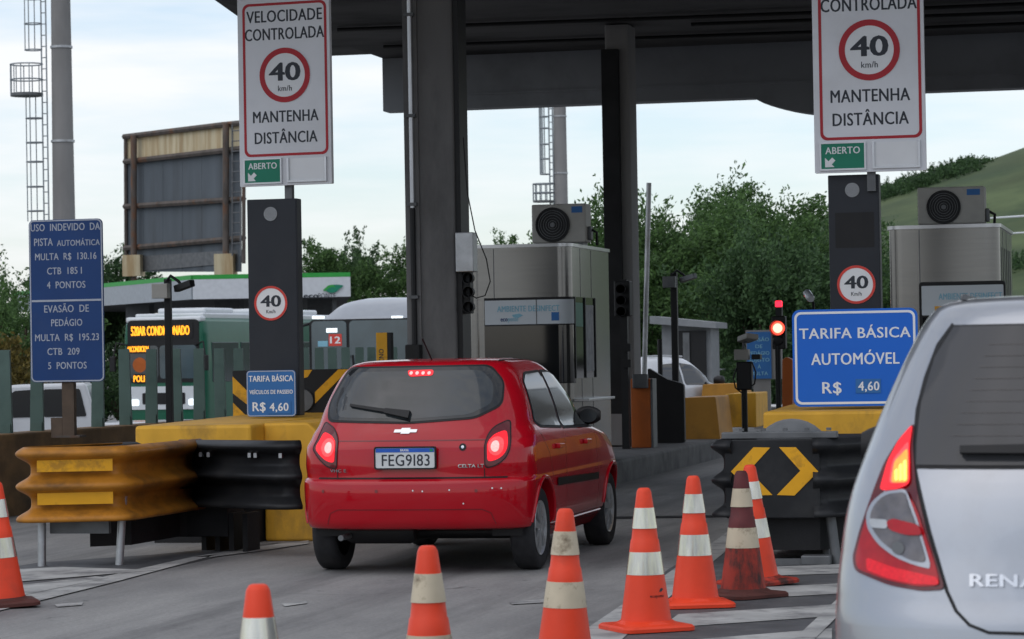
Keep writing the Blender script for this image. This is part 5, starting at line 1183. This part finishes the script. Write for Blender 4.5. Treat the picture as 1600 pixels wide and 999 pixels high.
# green city bus facing the camera
db = 76.0; p0 = P(192, 640, db); p1 = P(322, 640, db)
W_ = 2.35; sb = FOC / db
zb0 = -.6; cx = (p0.x + p1.x) / 2
gb = thing('green_city_bus', 'green and white city bus with orange route display facing the camera', 'bus', (cx, (p0.y + p1.y) / 2, zb0), -4)
Hb = P(250, 494, db).z - zb0
bus_body(gb, 11, W_, Hb, 'bus_green', .14)
def bq(px, py): q = RY(px, py, gb.location.y); return (q.x - cx, q.z - zb0)
hx = W_ / 2 * .87
z = lambda py: bq(255, py)[1]
MB().prism(rrect(-hx, hx, z(598), z(500), .12), 'y', -.02, .03).build('windscreen_frame', 'black', gb)
MB().prism(rrect(-hx * .10, hx * .93, z(592), z(540), .1), 'y', -.03, -.018).build('windscreen', 'bus_pane', gb); MB().prism(rrect(-hx * .93, -hx * .14, z(592), z(540), .1), 'y', -.03, -.018).build('windscreen', 'bus_glass', gb)
dsp = MB().prism(rrect(-hx * .90, hx * .84, z(529), z(504), .05), 'y', -.034, -.019).build('route_display', 'black', gb)
txt(dsp, '520AR CONDICIONADO', bq(252, 517)[0] - .02, z(524), .24, 'led', -.036, w=bq(299, 517)[0] - bq(206, 517)[0], bold=.02, name='led_lettering', space=1.0)
for nm, px0, px1, py0, py1, s_ in (('side_display', 197, 234, 550, 540, 'ARCONDICION'), ('lower_display', 208, 227, 597, 586, 'POLI')):
    x0, x1 = bq(px0, py0)[0], bq(px1, py0)[0]; d2 = B(x0, x1, -.045, -.031, z(py0) - .03, z(py1) + .03).build(nm, 'black', gb); txt(d2, s_, (x0 + x1) / 2, z(py0) + .01, z(py1) - z(py0) - .02, 'led', -.047, w=(x1 - x0) * .92, bold=.02, name='led_lettering', space=1.0)
MB().prism(circ(bq(218, 570)[0], z(570), .2, 20), 'y', -.036, -.031).build('sticker', 'gate_orange', gb)
MB().prism(rrect(-hx, hx, z(640), z(604), .08), 'y', -.03, .03).build('front_panel', 'bus_white', gb)
MB().prism(rrect(-hx * .6, hx * .6, z(632), z(614), .04), 'y', -.04, -.028).build('grille', 'black', gb)
MB().prism(rrect(-hx, hx, z(664), z(646), .06), 'y', -.06, .03).build('bumper', 'bus_green', gb)
for sg in (1, -1):
    MB().prism(rrect(sg * hx * .82 - .13, sg * hx * .82 + .13, z(634), z(624), .04), 'y', -.05, -.02).build('headlight', 'headlight', gb)
    MB().tube([(sg * hx * .9, -.02, z(540)), (sg * (hx + .22), -.25, z(535)), (sg * (hx + .3), -.3, z(560))], .025, 8).build('mirror_arm', 'black', gb); B(sg * (hx + .3) - .08, sg * (hx + .3) + .08, -.36, -.26, z(580), z(556)).build('mirror', 'black', gb, bevel=.02)
    xs_ = sorted((sg * (W_ / 2 - .02), sg * (W_ / 2 + .012)))
    for k in range(5): B(xs_[0], xs_[1], .5 + k * 2.0, 2.3 + k * 2.0, 1.45, 2.5).build('side_window', 'bus_glass', gb, bevel=.01)
    for ya in (1.9, 8.2): wheel(gb, sg * (W_ / 2 - .16), ya, .5, .3, sg, .6, 6)
B(-W_ * .42, W_ * .42, .4, 10.6, Hb - .10, Hb + .07).build('roof_cap', 'bus_white', gb, bevel=.04)
for k in range(3): B(-.7, .7, 1.2 + k * 3.2, 3.2 + k * 3.2, Hb + .072, Hb + .22).build('roof_unit', 'bus_white', gb, bevel=.06)
B(-W_ * .46, W_ * .46, -.0, .35, Hb - .17, Hb - .02).build('visor', 'bus_white', gb, bevel=.05)
# silver coach
dc = 56.0; p0 = P(474, 600, dc); cxx = p0.x + 1.24
sbus = thing('silver_coach', 'silver grey coach with domed roof passing behind the thick column', 'bus', (cxx, P(550, 600, dc).y, -.6), 0)
Hs = P(590, 463, dc).z + .6; Ws = 2.5
rings = []
for y, f, g in ((-.0, .93, .80), (.12, .97, .86), (.45, .99, .945), (.95, 1, .985), (1.6, 1, 1), (10.8, 1, 1), (11, .97, .98)):
    w = Ws * f / 2; h = Hs * g; ring = []
    zs0 = Hs * .62
    for k in range(13):
        t_ = math.pi / 2 * k / 12; ring.append((-w * math.cos(t_) ** .55 if k < 12 else 0, y, zs0 + (h - zs0) * math.sin(t_) ** .9))
    ring = [(-w * .97, y, .32), (-w, y, .9)] + ring; ring += [(-a_, b_, c_) for a_, b_, c_ in reversed(ring[:-1])]; rings.append(ring)
MB().loft(rings).build('body', 'bus_grey', sbus, smooth=40)
sq = lambda px, py: (RY(px, py, sbus.location.y).x - cxx, RY(px, py, sbus.location.y).z + .6)
zt_ = sq(560, 501)[1]; zl = sq(560, 585)[1]
MB().prism(rrect(-1.16, 1.16, zl - .1, zt_ + .03, .1), 'y', -.03, .04).build('windscreen_frame', 'black', sbus)
MB().prism(rrect(-1.11, sq(545, 550)[0] - .03, zl, zt_, .08), 'y', -.045, -.028).build('windscreen', 'bus_pane', sbus); wp = MB().prism(rrect(sq(545, 550)[0] + .03, 1.11, zl, zt_, .08), 'y', -.045, -.028).build('windscreen', 'bus_pane', sbus)
x0, z0_ = sq(515, 541); x1, z1_ = sq(535, 522); st = B(x0, x1, -.052, -.044, z0_, z1_).build('route_card', 'red_lt', sbus); txt(st, '12', (x0 + x1) / 2, z0_ + .05, .13, 'white_plain', -.053, w=.2, bold=.03)
x0, z0_ = sq(498, 542); x1, z1_ = sq(513, 533); B(x0, x1, -.052, -.044, z0_, z1_).build('notice', 'cyan_print', sbus)
x0, z0_ = sq(511, 520); x1, z1_ = sq(528, 513); B(x0, x1, -.052, -.044, z0_, z1_).build('number_display', 'headlight', sbus)
for a_, b_ in (((528, 590), (548, 556)), ((556, 590), (552, 555))): MB().tube([(sq(*a_)[0], -.06, sq(*a_)[1]), (sq(*b_)[0], -.06, sq(*b_)[1])], .02, 6).build('wiper', 'black', sbus)
for px in (494, 618): x_, z_ = sq(px, 497); B(x_ - .09, x_ + .09, -.0, .3, z_ - .02, z_ + .04).build('marker_light', 'headlight', sbus, bevel=.015)
MB().prism(rrect(-1.15, 1.15, .4, 1.0, .08), 'y', -.06, .03).build('bumper', 'bus_grey', sbus)
for sg in (1, -1):
    MB().prism(rrect(sg * .85 - .2, sg * .85 + .2, .72, .92, .05), 'y', -.075, -.05).build('headlight', 'chrome', sbus)
    MB().tube([(sg * 1.1, .1, zt_ - .02), (sg * 1.32, -.15, zt_ - .1), (sg * 1.34, -.2, zt_ - .35)], .03, 8).build('mirror_arm', 'black', sbus); B(sg * 1.34 - .08, sg * 1.34 + .08, -.27, -.17, zt_ - .75, zt_ - .35).build('mirror', 'black', sbus, bevel=.02)
    xs_ = sorted((sg * (Ws / 2 - .03), sg * (Ws / 2 + .01)))
    for k in range(5): B(xs_[0], xs_[1], 1.0 + k * 1.95, 2.8 + k * 1.95, 1.5, 2.3).build('side_window', 'bus_glass', sbus)
    for ya in (2.2, 8.6): wheel(sbus, sg * (Ws / 2 - .16), ya, .5, .3, sg, .6, 6)
# service canopy with green stripe
dS = 108.0
st = thing('service_canopy', 'flat white service canopy with green edge stripe and leaf logo', 'canopy', (0, 0, 0))
f0 = P(302, 468, dS); f1 = P(548, 470, dS * 1.0); f2 = P(20, 482, dS + 22)
zt0, zm0, zl0 = P(302, 430, dS).z, P(302, 437, dS).z, f0.z
B_ = lambda p_: (p_.x, p_.y)
fb = P(536, 470, dS + 26); pl = [B_(f0), B_(f1), B_(fb), (f2.x + 2, f2.y + 12), B_(f2)]
MB().prism(pl, 'z', zl0 + .02, zt0 - .02).build('roof', 'station_under', st)
def panel(a_, b_, z0, z1, off, name, mat):
    d_ = (Vector(b_) - Vector(a_)).normalized(); n_ = Vector((d_.y, -d_.x)) * off; 
    q = [Vector(a_), Vector(b_), Vector(b_) + n_, Vector(a_) + n_]
    return MB().prism([tuple(v) for v in q], 'z', z0, z1).build(name, mat, st)
pa = panel(B_(f0), B_(f1), zl0, zm0, .08, 'front_fascia', 'fascia_w'); panel(B_(f0), B_(f1), zm0 + .003, zt0, .085, 'front_stripe', 'fascia_g')
panel(B_(f2), B_(f0), zl0, zm0, .08, 'side_fascia', 'fascia_s'); panel(B_(f2), B_(f0), zm0 + .003, zt0, .085, 'side_stripe', 'fascia_g')
dd = (Vector(B_(f1)) - Vector(B_(f0))); ang = math.atan2(dd.y, dd.x); lg = bpy.data.objects.new('logo', None)
def on_fascia(o, px, py):
    p_ = P(px, py, dS - .12); o.location = p_; o.rotation_euler = (0, 0, ang); o.parent = st
k_ = dS / FOC
o = txt(None, 'eco', 0, 0, 7.5 * k_, 'black_print', -.02, w=22 * k_, bold=.05, name='logo_lettering'); on_fascia(o, 486, 466)
o = txt(None, 'PONTE', 0, 0, 7.5 * k_, 'black_print', -.02, w=27 * k_, bold=.0, name='logo_lettering'); on_fascia(o, 511, 466)
o = MB().prism([(a_ * k_, b_ * k_) for a_, b_ in rpoly([(-12, -4), (-5, -7), (4, -6), (10, 0), (17, 4), (8, 6), (-2, 6), (-9, 1)], 5)], 'y', -.03, 0).build('logo_leaf', 'green_print', None); on_fascia(o, 521, 451)
o = MB().prism([(a_ * k_, b_ * k_) for a_, b_ in rpoly([(-17, -3), (-12, -4), (-8, 0), (-1, 3), (4, 0), (0, 6), (-8, 5)], 2)], 'y', -.034, 0).build('logo_leaf', 'fascia_g', None); on_fascia(o, 521, 451)
for px, d_ in ((215, dS + 8), (355, dS + 4), (120, dS + 20), (500, dS + 4)):
    q = P(px, 500, d_); B(q.x - .5, q.x + .5, q.y, q.y + .6, -.6, zl0 + .02).build('support', 'station_under', st)
# billboard seen from behind
dB = 125.0
bb = thing('billboard_back', 'rusty steel billboard seen from behind with cream strip on top', 'billboard', (0, 0, 0))
def qb(px, py, e=0.): f = (px - 195) / 190.0; return P(px, py, dB + 5 - f * 9 + e)
def quad(name, mat, pts, e=0., th=.06): return MB().add([tuple(qb(px, py, e)) for px, py in pts], [tuple(range(len(pts)))]).build(name, mat, bb, solid=th)
nP = 6
for k in range(nP):
    a_ = 196 + (378 - 196) * k / nP; b__ = 196 + (378 - 196) * (k + 1) / nP; f = lambda x: 253 - (x - 196) * .115
    quad('sheet', 'bb_panel', [(a_, f(a_)), (b__ - .35, f(b__)), (b__ - .35, 425), (a_, 425)], .3)
quad('top_strip', 'bb_cream', [(197, 215), (378, 193), (378, f(378) - 2), (197, 251)], .35)
for y0, y1 in ((253, 232), (323, 311), (388, 372)):
    MB().tube([tuple(qb(195, y0)), tuple(qb(381, y1 + (0 if y0 > 300 else 0)))], .13, 6).build('cross_beam', 'rust', bb)
MB().tube([tuple(qb(194, 214)), tuple(qb(350, 195)), tuple(qb(381, 192))], .13, 6).build('top_beam', 'rust', bb); MB().tube([tuple(qb(196, 214)), tuple(qb(197, 428))], .08, 6).build('edge_beam', 'rust', bb); MB().tube([tuple(qb(381, 192)), tuple(qb(381, 412))], .08, 6).build('edge_beam', 'rust', bb)
quad('lower_strip', 'galv_dark', [(199, 402), (381, 390), (381, 410), (199, 426)], .2)
for px in (209, 353):
    q0 = qb(px, 428, -.5); q1 = qb(px, 212 if px < 300 else 193, -.5); MB().tube([(q0.x, q0.y, -.6), tuple(q0), tuple(q1)], .15, 8).build('column', 'rust', bb, smooth=50)
    q = qb(px, 432, -.5); h_ = .95; B(q.x - .42, q.x + .42, q.y - .3, q.y + .3, q.z, q.z + h_).build('column_foot', 'bb_cream', bb)
for px in (363, 376): MB().tube([tuple(qb(px, 195, -.6)), tuple(qb(px, 400, -.6))], .035, 6).build('ladder_rail', 'galv_dark', bb)
for k in range(12): py = 205 + k * 16; MB().tube([tuple(qb(363, py, -.6)), tuple(qb(376, py - 1, -.6))], .025, 5).build('rung', 'galv_dark', bb)
# high lighting masts with caged ladders
def mast(px, d, wb, label, py_ref, ladder_px, cage_px, plat_px, rings_py, plat_py, gap_py, clamps):
    """px: axis column at reference row, all other values are picture columns / rows measured on the mast"""
    b_ = P(px, py_ref, d); t = thing('lighting_mast', label, 'mast', (b_.x, b_.y, -.6)); s = FOC / d
    Ht = P(px, -260, d).z + .6; zz = lambda py: P(px, py, d).z + .6
    r0 = wb / s / 2; MB().lathe([(r0 * 1.12, 0), (r0, zz(py_ref)), (r0 * (1 - .13 * (zz(-260) - zz(py_ref)) / (339 / s)), Ht)], 24).build('pole', 'mast', t, smooth=50)
    for py in clamps: rr = r0 * 1.05 * (1 - .13 * (py_ref - py) / 339); MB().lathe([(rr, -.03), (rr * 1.06, -.03), (rr * 1.06, .03), (rr, .03)], 20, c=(0, 0, zz(py))).build('clamp', 'galv', t)
    dx = lambda q: (q - px) / s
    la = MB()
    for q in ladder_px: la.tube([(dx(q), -.1, 0), (dx(q), -.1, Ht)], .022 * d / 77, 5)
    la.build('ladder_rails', 'cage', t); n = int(Ht / .32); m = MB()
    for k in range(n): m.tube([(dx(ladder_px[0]), -.1, .3 * k), (dx(ladder_px[1]), -.1, .3 * k)], .014 * d / 77, 4)
    m.build('rungs', 'cage', t)
    c0, c1 = dx(cage_px[0]), dx(cage_px[1]); rc_ = (c1 - c0) / 2; cxm_ = (c0 + c1) / 2
    def hoop(z, r, cx, th): return MB().tube([(cx + r * math.cos(R_(a_)), -.1 - .0 + r * .9 * math.sin(R_(a_)), z) for a_ in range(0, 361, 20)], th, 4)
    th = .017 * d / 77
    for py in rings_py: hoop(zz(py), rc_, cxm_, th).build('cage_hoop', 'cage', t)
    for (pa_, pb_) in gap_py:
        for a_ in (100, 140, 180, 220, 260): MB().tube([(cxm_ + rc_ * math.cos(R_(a_)), -.1 + rc_ * .9 * math.sin(R_(a_)), zz(pa_)), (cxm_ + rc_ * math.cos(R_(a_)), -.1 + rc_ * .9 * math.sin(R_(a_)), zz(pb_))], th * .9, 4).build('cage_bar', 'cage', t)
    r2 = (dx(plat_px[1]) - dx(plat_px[0])) / 2; cx2 = (dx(plat_px[1]) + dx(plat_px[0])) / 2
    for py in plat_py[:2]: hoop(zz(py), r2, cx2, th * 1.1).build('platform_rail', 'cage', t)
    for a_ in range(60, 320, 30): MB().tube([(cx2 + r2 * math.cos(R_(a_)), -.1 + r2 * .9 * math.sin(R_(a_)), zz(plat_py[0])), (cx2 + r2 * math.cos(R_(a_)), -.1 + r2 * .9 * math.sin(R_(a_)), zz(plat_py[2]))], th * .9, 4).build('platform_bar', 'cage', t)
    MB().lathe([(.01, -.05), (r2, -.05), (r2, .03), (.01, .03)], 28, c=(cx2, -.1, zz(plat_py[2]))).build('platform_floor', 'galv_dark', t)
    return t
mast(100, 77, 35, 'tall concrete mast with caged ladder and platform at far left', 339, (69, 77), (42, 69), (18, 69), (-20, -3, 36, 77, 184, 222, 252, 291, 329), (99, 123, 146), ((-60, 77), (147, 345)), (74, 221))
mast(877, 128, 21, 'distant mast with caged ladder seen above the booth', 318, (860, 866), (845, 860), (833, 866), (182, 200, 225, 248, 272), (287, 301, 314), ((160, 272),), (182, 271))
# shed beyond the trees
b_ = P(1076, 590, 60); t = thing('open_shed', 'pale shed with dark open front under the big trees', 'shed', (b_.x, b_.y, -.6)); s = FOC / 60
w = 70 / s; h = P(1076, 505, 60).z + .6
B(-w / 2 - .1, w / 2, .1, 1.2, 0, h).build('walls', 'shed', t); B(-w / 2 + .22, w / 2 - .1, -.0, .12, .1, h - .16).build('dark_inside_slab', 'black', t); MB().prism([(-w / 2 - .3, h), (w / 2 + .15, h - .12), (w / 2 + .15, h + .0), (-w / 2 - .3, h + .16)], 'y', -.2, 1.4).build('roof', 'shed', t)  # black slab before the wall paints the shed's dark inside
for x_ in (-.1, w / 2 - .5): B(x_, x_ + .07, -.05, -.01, 0, h - .2).build('door_post', 'galv_dark', t)
b_ = P(1120, 600, 66); t = thing('handrail', 'pale metal handrail near the shed down the lane', 'railing', (b_.x, b_.y, -.6)); h = P(1120, 578, 66).z + .6
for x_ in np.arange(-.8, 1.3, .4): MB().tube([(x_, 0, 0), (x_, 0, h)], .025, 6).build('post', 'cage', t)
for z_ in (h, h - .25, h - .5): MB().tube([(-.8, 0, z_), (1.2, 0, z_)], .025, 6).build('rail', 'cage', t)

# ================================================================== HILL AND TREES
def hillh(x, y, c, rx, ry, H):
    return H * math.exp(-((x - c.x) / rx) ** 2 - ((y - c.y) / ry) ** 2)
HC = P(2250, 500, 620)
def hz(x, y): return hillh(x, y, HC, 150, 170, 66) + 2.0 * math.sin(x * .05) * math.exp(-((x - HC.x) / 150) ** 2) - 1.6
m = MB(); n = 60; xs = np.linspace(HC.x - 330, HC.x + 330, n); ys = np.linspace(HC.y - 330, HC.y + 330, n)
m.add([(x, y, hz(x, y)) for y in ys for x in xs], [(j * n + i, j * n + i + 1, (j + 1) * n + i + 1, (j + 1) * n + i) for j in range(n - 1) for i in range(n - 1)])
struct(m.build('hill', 'hill', smooth=80))
def leaves(centers, axes, cnt, size, rng, aspect=.42):
    """leaf quads scattered in elongated sprays"""
    N = len(centers) * cnt
    c = np.repeat(np.asarray(centers), cnt, 0); a_ = np.repeat(np.asarray(axes), cnt, 0)      # axis = direction * length
    ln = np.linalg.norm(a_, axis=1, keepdims=True); t = rng.uniform(-.5, .5, (N, 1))
    pos = c + a_ * t + rng.normal(0, 1, (N, 3)) * ln * .13 * (1.05 - np.abs(t) * 1.2)
    u = a_ / ln + rng.normal(0, .75, (N, 3)); u /= np.linalg.norm(u, axis=1, keepdims=True)
    v = np.cross(u, rng.normal(0, 1, (N, 3))); v /= np.linalg.norm(v, axis=1, keepdims=True)
    sz = size * rng.uniform(.6, 1.35, (N, 1)); u = u * sz; v = v * sz * aspect
    V = np.stack([pos - u * .5, pos + v * .5 - u * .05, pos + u * .5, pos - v * .5 - u * .05], 1).reshape(-1, 3)
    F = np.arange(N * 4).reshape(N, 4)
    return V, F
def np_mesh(name, V, F, mat, parent=None):
    me = bpy.data.meshes.new(name); me.vertices.add(len(V)); me.vertices.foreach_set('co', V.astype(np.float32).ravel())
    me.loops.add(F.size); me.loops.foreach_set('vertex_index', F.astype(np.int32).ravel()); me.polygons.add(len(F))
    me.polygons.foreach_set('loop_start', np.arange(0, F.size, F.shape[1], dtype=np.int32)); me.update(calc_edges=True)
    return link(name, me, mat, parent)
def tree(px, py_top, d, rx, label, seed, mat='leaf', sprays=260, cnt=120, wind=.35, low=.28, leaf=.125, base=-.6, group='trees behind the plaza', spl=1.15, flat=1.0, trunk=.16):
    rng = np.random.default_rng(seed); top = P(px, py_top, d); H_ = (top.z - base) * .87
    t = thing('tree', label, 'tree', (top.x, top.y, base), 0, group)
    zc = H_ * (low + (1 - low) / 2); rz = H_ * (1 - low) / 2
    Rt = np.array([math.cos(R_(YAW)), math.sin(R_(YAW)), 0])
    C = []; A = []; limbs = []
    nl = 9
    for k in range(nl):
        a_ = 2 * math.pi * k / nl + rng.uniform(-.3, .3); e = rng.uniform(.15, 1.1); rr = rng.uniform(.5, .8)
        limbs.append(np.array([rx * rr * math.cos(a_) * math.cos(e * .8), rx * rr * math.sin(a_) * math.cos(e * .8), zc + rz * rr * (math.sin(e) * 1.2 - .35)]))
    sprays = int(sprays * 1.35); nc = max(12, sprays // 9); cl_ = []
    while len(cl_) < nc:
        q = rng.uniform(-1, 1, 3); r = np.linalg.norm(q)
        if .45 < r < 1.0: cl_.append(q)
    for i in range(sprays):
        q = cl_[i % nc] + rng.normal(0, 1, 3) * np.array([.20, .20, .11]); r = np.linalg.norm(q)
        # lumpy outline
        lump = 1 + .16 * math.sin(q[0] * 5 + seed) + .14 * math.sin(q[1] * 6 + q[2] * 4 + seed * 2)
        pos = np.array([q[0] * rx * lump, q[1] * rx * lump, zc + q[2] * rz * lump * flat])
        out = np.array([q[0], q[1], q[2] * .8 + .35]) / max(r, .3); out = out + Rt * wind + rng.normal(0, .28, 3); out /= np.linalg.norm(out)
        C.append(pos); A.append(out * spl * rng.uniform(.6, 1.4))
    V, F = leaves(C, A, cnt, leaf, rng)
    V[:, 2] = np.maximum(V[:, 2], .15)
    np_mesh('crown', V, F, mat, t)
    w = MB(); w.tube([(0, 0, -.2), (.05, 0, H_ * low * .5), (-.05, .05, H_ * low), (0, 0, zc)], trunk * 1.3, 8, trunk * .5)
    for l_ in limbs: w.tube([(0, 0, H_ * low * .75), tuple(l_ * .5 + np.array([0, 0, H_ * low * .4])), tuple(l_)], trunk * .55, 6, trunk * .12)
    w.build('trunk', 'bark', t, smooth=60)
    return t
tree(985, 296, 70, 2.0, 'leafy tree directly behind the slim column', 3, sprays=240)
tree(1060, 278, 72, 2.0, 'leafy tree with ragged top right of the slim column', 11, sprays=280)
tree(1155, 280, 76, 2.2, 'broad leafy tree filling the middle between column and blue fare sign', 21, sprays=340)
tree(1255, 290, 80, 2.4, 'wind swept tree directly behind the right totem', 32, wind=.7, sprays=340)
tree(1215, 335, 66, 1.8, 'dark lower tree behind the red traffic light', 41, 'leaf_dark', 300, low=.10)
tree(1120, 350, 78, 2.2, 'dark tree over the open shed', 47, 'leaf_dark', 300, low=.22)
tree(1330, 330, 84, 2.0, 'dark tree between right totem and steel booth', 52, 'leaf_dark', 260, low=.12)
for k, (px, py, d, rx, lab, m_) in enumerate(((505, 362, 150, 2.6, 'tree behind the service canopy just right of the left totem', 'leaf'), (560, 352, 156, 2.6, 'taller tree behind the leaf logo of the service canopy', 'leaf_dark'), (612, 366, 150, 2.2, 'tree touching the left side of the thick column', 'leaf'),
        (-5, 362, 95, 2.0, 'tree cut by the left edge behind the navy sign', 'leaf'), (30, 400, 88, 1.7, 'bright green tree left of the navy sign', 'leaf'), (180, 372, 140, 2.2, 'tree between the navy sign and the rusty billboard', 'leaf_dark'), (122, 385, 135, 2.4, 'dark tree behind the navy sign', 'leaf_dark'),
        (800, 370, 160, 1.6, 'small far tree left of the booth air conditioner', 'leaf'), (745, 382, 165, 1.8, 'low far tree beside the thick column', 'leaf_dark'), (460, 400, 150, 2.2, 'dark tree behind the left totem', 'leaf_dark'), (925, 330, 100, 2.0, 'pale tree left of the slim column', 'leaf'))):
    tree(px, py, d, rx, lab, 60 + k * 7, m_, 200, 80, .2, .15, leaf=.20 if d > 120 else .13, spl=1.2 if d > 120 else .9, trunk=.2)
for k, (px, py, d, rx, lab, m_) in enumerate(((20, 520, 70, 1.5, 'orange tinged shrub behind the slats at far left', 'leaf_rust'), (185, 520, 90, 1.6, 'dark shrub left of the green bus', 'leaf_dark'), (345, 490, 118, 3.0, 'dark shrub under the service canopy', 'leaf_dark'), (95, 505, 80, 1.6, 'shrub below the navy sign', 'leaf_dark'), (440, 500, 120, 2.6, 'shrub behind the left totem base', 'leaf_dark'))):
    tree(px, py, d, rx, lab, 200 + k * 3, m_, 140, 70, .1, .02, leaf=.14, spl=.8, group='shrubs behind the plaza', trunk=.06)
# hillside woods: one mass
rng = np.random.default_rng(5); C = []; A = []
for k in range(1500):
    px = rng.uniform(1330, 1640); 
    if rng.random() < .55: d = rng.uniform(560, 640); xx = P(px, 500, d)
    else: d = rng.uniform(360, 470); xx = P(px, 500, d)
    zz_ = hz(xx.x, xx.y)
    keep = True
    if d > 500: keep = px < 1535 and abs(d - 615) < 30
    if d < 500: keep = zz_ < 27 and (math.sin(xx.x * .09) + math.sin(xx.y * .07 + xx.x * .03)) > -.2 
    if not keep or zz_ < -1: continue
    for j in range(5):
        C.append((xx.x + rng.normal(0, 2.5), xx.y + rng.normal(0, 2.5), zz_ + rng.uniform(.1, 1.3))); A.append(tuple(rng.normal(0, 1, 3) * 1.2 + np.array([0, 0, .7])))
if C:
    V, F = leaves(C, A, 30, .6, rng); o = np_mesh('hillside_woods', V, F, 'leaf_dark'); o['kind'] = 'stuff'; o['label'] = 'dark woods scattered over the green hillside at right'; o['category'] = 'woods'
# street lamps at far right
for k, (px, py, d) in enumerate(((1545, 338, 120), (1590, 361, 120))):
    b_ = P(px, py, d); t = thing('street_lamp', ('street lamp with long white arm above the right booth' if k == 0 else 'street lamp arm at the right edge, lower of the two'), 'street lamp', (b_.x + 4.2, b_.y, -.6))
    MB().tube([(0, 0, 0), (0, 0, b_.z + .6)], .08, 8, .05).build('pole', 'galv', t); MB().tube([(0, 0, b_.z + .6), (-2.4, 0, b_.z + .58), (-4.6, 0, b_.z + .5)], .06, 8, .03).build('arm', 'bus_white', t); B(-5.1, -4.5, -.12, .12, b_.z + .45, b_.z + .54).build('lamp_head', 'bus_white', t, bevel=.03)
